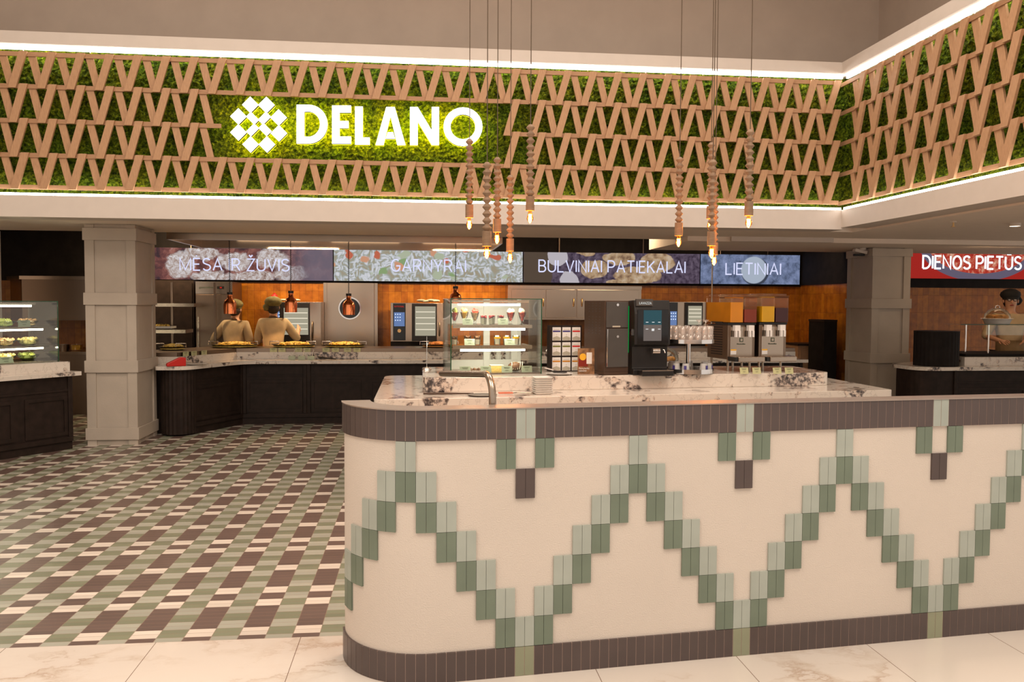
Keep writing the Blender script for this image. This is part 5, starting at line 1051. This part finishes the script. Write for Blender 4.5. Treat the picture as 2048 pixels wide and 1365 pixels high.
MB().tube([(-.03, 0, .212), (-.03, 0, .235), (0, 0, .245), (.03, 0, .235), (.03, 0, .212)], .006, 8).build('handle', 'chrome', r, True); b = MB(); [b.ball((.09 * math.cos(a), .08 * math.sin(a), .09), .055, .045, .035, 10, 6) for a in (0, 1.1, 2.2, 3.3, 4.4, 5.4)]; b.build('pastries', 'bread', r, True)
# downlight, sprinkler, camera on the ceiling
P = PZ(2030, 447, 2.48); t = thing('downlight', 'round lit ceiling downlight above the cashier counter', 'ceiling light', (P.x, P.y, 2.48)); MB().lathe([(0, -.002), (.05, -.002), (.05, -.03), (.055, -.03), (.055, 0), (0, 0)], seg=24).build('ring', 'white_paint', t, True); MB().lathe([(0, -.012), (.048, -.012), (.048, -.016), (0, -.016)], seg=20).build('lamp', 'down_glow', t)
l = bpy.data.lights.new('downlight_lamp', 'SPOT'); l.energy = 30; l.color = (1, .75, .5); l.spot_size = 2.4; l.spot_blend = .8; l.shadow_soft_size = .04; lo = bpy.data.objects.new('downlight_lamp', l); COL.objects.link(lo); lo.parent = t; lo.location = (0, 0, -.03)
P = PZ(1907, 443, 2.48); t = thing('sprinkler', 'small metal fire sprinkler on the right ceiling', 'sprinkler', (P.x, P.y, 2.48)); MB().cyl((0, 0, -.012), .03, .012).build('plate', 'white_paint', t); MB().cyl((0, 0, -.05), .008, .038, 8).cyl((0, 0, -.056), .022, .005).build('head', 'brass', t)
P = PY(1706, 506, 7.6); t = thing('security_camera', 'small white security camera at the right column top', 'camera', (5.72, 7.62, 2.35)); MB().cyl((0, 0, .04), .05, .028).build('mount', 'white_paint', t, True); MB().xf(Matrix.Rotation(.2, 4, 'Y')).box(-.13, .06, -.04, .04, -.01, .039).build('body', 'white_paint', t, bevel=.01); MB().box(-.125, .03, -.03, .03, -.045, -.012).build('lens', 'black_plastic', t, bevel=.01)
# ================================================================ PEOPLE
def skin_mesh(name, pts, edges, mat, parent, root=0, sub=2):
    me = bpy.data.meshes.new(name); me.from_pydata([p[0] for p in pts], edges, []); o = bpy.data.objects.new(name, me); COL.objects.link(o)
    o.modifiers.new('skin', 'SKIN'); o.modifiers.new('sub', 'SUBSURF').levels = sub; o.modifiers['sub'].render_levels = sub
    for i, p in enumerate(pts):
        r = p[1]; me.skin_vertices[0].data[i].radius = (r, r) if isinstance(r, (int, float)) else r; me.skin_vertices[0].data[i].use_root = (i == root)
    bpy.context.view_layer.update(); m2 = bpy.data.meshes.new_from_object(o.evaluated_get(bpy.context.evaluated_depsgraph_get())); bpy.data.objects.remove(o)
    m2.name = name; m2.materials.clear(); m2.materials.append(MATS[mat]); n = bpy.data.objects.new(name, m2); COL.objects.link(n); n.parent = parent
    for p in m2.polygons: p.use_smooth = True
    return n
def person(label, x, y, rz, H, el_l, ha_l, el_r, ha_r, jacket, cap, apron=None, face=False, lean=0, tie=False):
    s = H / 1.65; t = thing('person', label, 'person', (x, y, 0), rz); t.scale = (s, s, s)
    S = [((0, 0, .92), .135), ((0, 0, 1.08), .125), ((0, -lean * .5, 1.26), .145), ((0, -lean, 1.39), .085), ((0, -lean, 1.45), .052), ((0, -lean - .01, 1.52), .075), ((0, -lean - .015, 1.60), .085), ((0, -lean - .01, 1.655), .06)]
    E = [(i, i + 1) for i in range(7)]
    def limb(base, chain):
        pr = base
        for p in chain: S.append(p); E.append((pr, len(S) - 1)); pr = len(S) - 1
        return pr
    for sx, el, ha in ((-1, el_l, ha_l), (1, el_r, ha_r)):
        sh = (sx * .165, -lean, 1.35); w_ = limb(2, [(sh, .062), (el, .043), (ha, .028)])
        v = (Vector(ha) - Vector(el)).normalized(); sd = v.orthogonal().normalized(); pm = Vector(ha) + v * .05
        pi_ = limb(w_, [(tuple(pm), (.034, .020))])
        for q, (o_, L) in enumerate(((-.028, .07), (-.010, .08), (.010, .077), (.027, .06))):
            a = pm + v * .03 + sd * o_; limb(pi_, [(tuple(a), .009), (tuple(a + v * L * .5 + sd * o_ * .2), .008), (tuple(a + v * L * .9 + Vector((0, 0, -.015))), .0065)])
        th = Vector(ha) + v * .03 + sd * .035; limb(w_, [(tuple(th), .010), (tuple(th + v * .035 + sd * .015), .008)])
    for sx in (-1, 1): limb(0, [((sx * .09, 0, .84), .095), ((sx * .095, -.01, .48), .058), ((sx * .10, 0, .09), .040), ((sx * .10, -.12, .035), .035)])
    body = skin_mesh('body', S, E, 'skin', t)
    if face:
        yf = -lean - .095; MB().ball((-.032, yf + .005, 1.585), .012, .008, .008, 8, 5).ball((.032, yf + .005, 1.585), .012, .008, .008, 8, 5).build('eyes', 'plate_white', t, True)
        b = MB(); [b.tube([(sx * .034 + .024 * math.cos(a * PI / 6), yf - .012, 1.585 + .018 * math.sin(a * PI / 6)) for a in range(13)], .0035, 6) for sx in (-1, 1)]; b.tube([(-.01, yf - .012, 1.588), (.01, yf - .012, 1.588)], .003, 6).tube([(-.058, yf - .01, 1.59), (-.085, yf + .09, 1.59)], .003, 6).tube([(.058, yf - .01, 1.59), (.085, yf + .09, 1.59)], .003, 6); b.build('glasses', 'black_plastic', t, True)
        MB().ball((0, yf - .006, 1.555), .013, .02, .022, 8, 6).build('nose', 'skin', t, True); MB().ball((0, yf + .012, 1.515), .026, .008, .007, 10, 5).build('mouth', 'berry', t, True)
    MB().ball((-.085, -lean - .01, 1.57), .012, .022, .03, 8, 6).ball((.085, -lean - .01, 1.57), .012, .022, .03, 8, 6).build('ears', 'skin', t, True)
    MB().ball((0, -lean + .022, 1.555), .088, .085, .085, 14, 8).build('hair', 'hair', t, True)
    J = [((0, 0, .88), .165), ((0, 0, 1.06), .150), ((0, -lean * .5, 1.25), .170), ((0, -lean * .9, 1.375), .105), ((0, -lean, 1.425), .066)]; JE = [(0, 1), (1, 2), (2, 3), (3, 4)]
    for sx, el, ha in ((-1, el_l, ha_l), (1, el_r, ha_r)):
        J.append(((sx * .175, -lean, 1.345), .080)); JE.append((2, len(J) - 1)); m_ = Vector(el).lerp(Vector(ha), .25); J.append((el, .066)); JE.append((len(J) - 2, len(J) - 1)); J.append((tuple(m_), .060)); JE.append((len(J) - 2, len(J) - 1))
    skin_mesh('jacket', J, JE, jacket, t, 0)
    T = [((0, 0, .90), .155), ((-.09, 0, .82), .11), ((-.095, 0, .48), .078), ((-.10, .01, .10), .065), ((.09, 0, .82), .11), ((.095, 0, .48), .078), ((.10, .01, .10), .065)]
    skin_mesh('trousers', T, [(0, 1), (1, 2), (2, 3), (0, 4), (4, 5), (5, 6)], 'black_cloth', t, 0)
    b = MB(); b.ball((0, -lean + .012, 1.655), .125, .125, .082, 18, 8, jit=.05); b.lathe([(.092, 0), (.097, .0), (.098, .05), (.09, .05)], (0, -lean - .0, 1.59), 20); b.build('cap', cap, t, True)
    if tie: MB().ball((.10, -lean + .05, 1.58), .05, .03, .06, 8, 6, jit=.2).build('cap_knot', cap, t, True)
    if apron:
        pr = [( .19 * math.sin(a), -.185 * math.cos(a) - .0) for a in [(-1.2 + 2.4 * i / 10) for i in range(11)]]; pin = [(x * .96, y * .96) for x, y in pr][::-1]; MB().prism(pr + pin, .45, 1.05).build('apron', apron, t)
    return t
P = PY(469, 690, 9.12); person('person in khaki jacket and olive cap, back turned, hand on hip, left cook', P.x, 9.12, PI - .3, 1.58, (-.235, -.02, 1.12), (-.18, -.22, 1.02), (.33, .06, 1.10), (.17, -.08, .96), 'khaki_jacket', 'olive_cap', lean=.03)
P = PY(547, 690, 8.98); person('person in khaki jacket and olive cap reaching towards the lit oven', P.x, 8.98, PI + .15, 1.62, (-.34, -.10, 1.10), (-.36, -.28, 1.22), (.23, -.12, 1.08), (.12, -.30, 1.05), 'khaki_jacket', 'olive_cap', lean=.03, tie=True)
P = PY(2020, 640, 7.75); person('person with glasses and black cap in tan jacket behind right counter', P.x, 7.75, -.45, 1.78, (-.30, -.05, 1.10), (-.16, -.25, 1.05), (.30, -.05, 1.10), (.14, -.27, 1.05), 'khaki_jacket', 'black_cloth', 'tan_apron', face=True, tie=True)
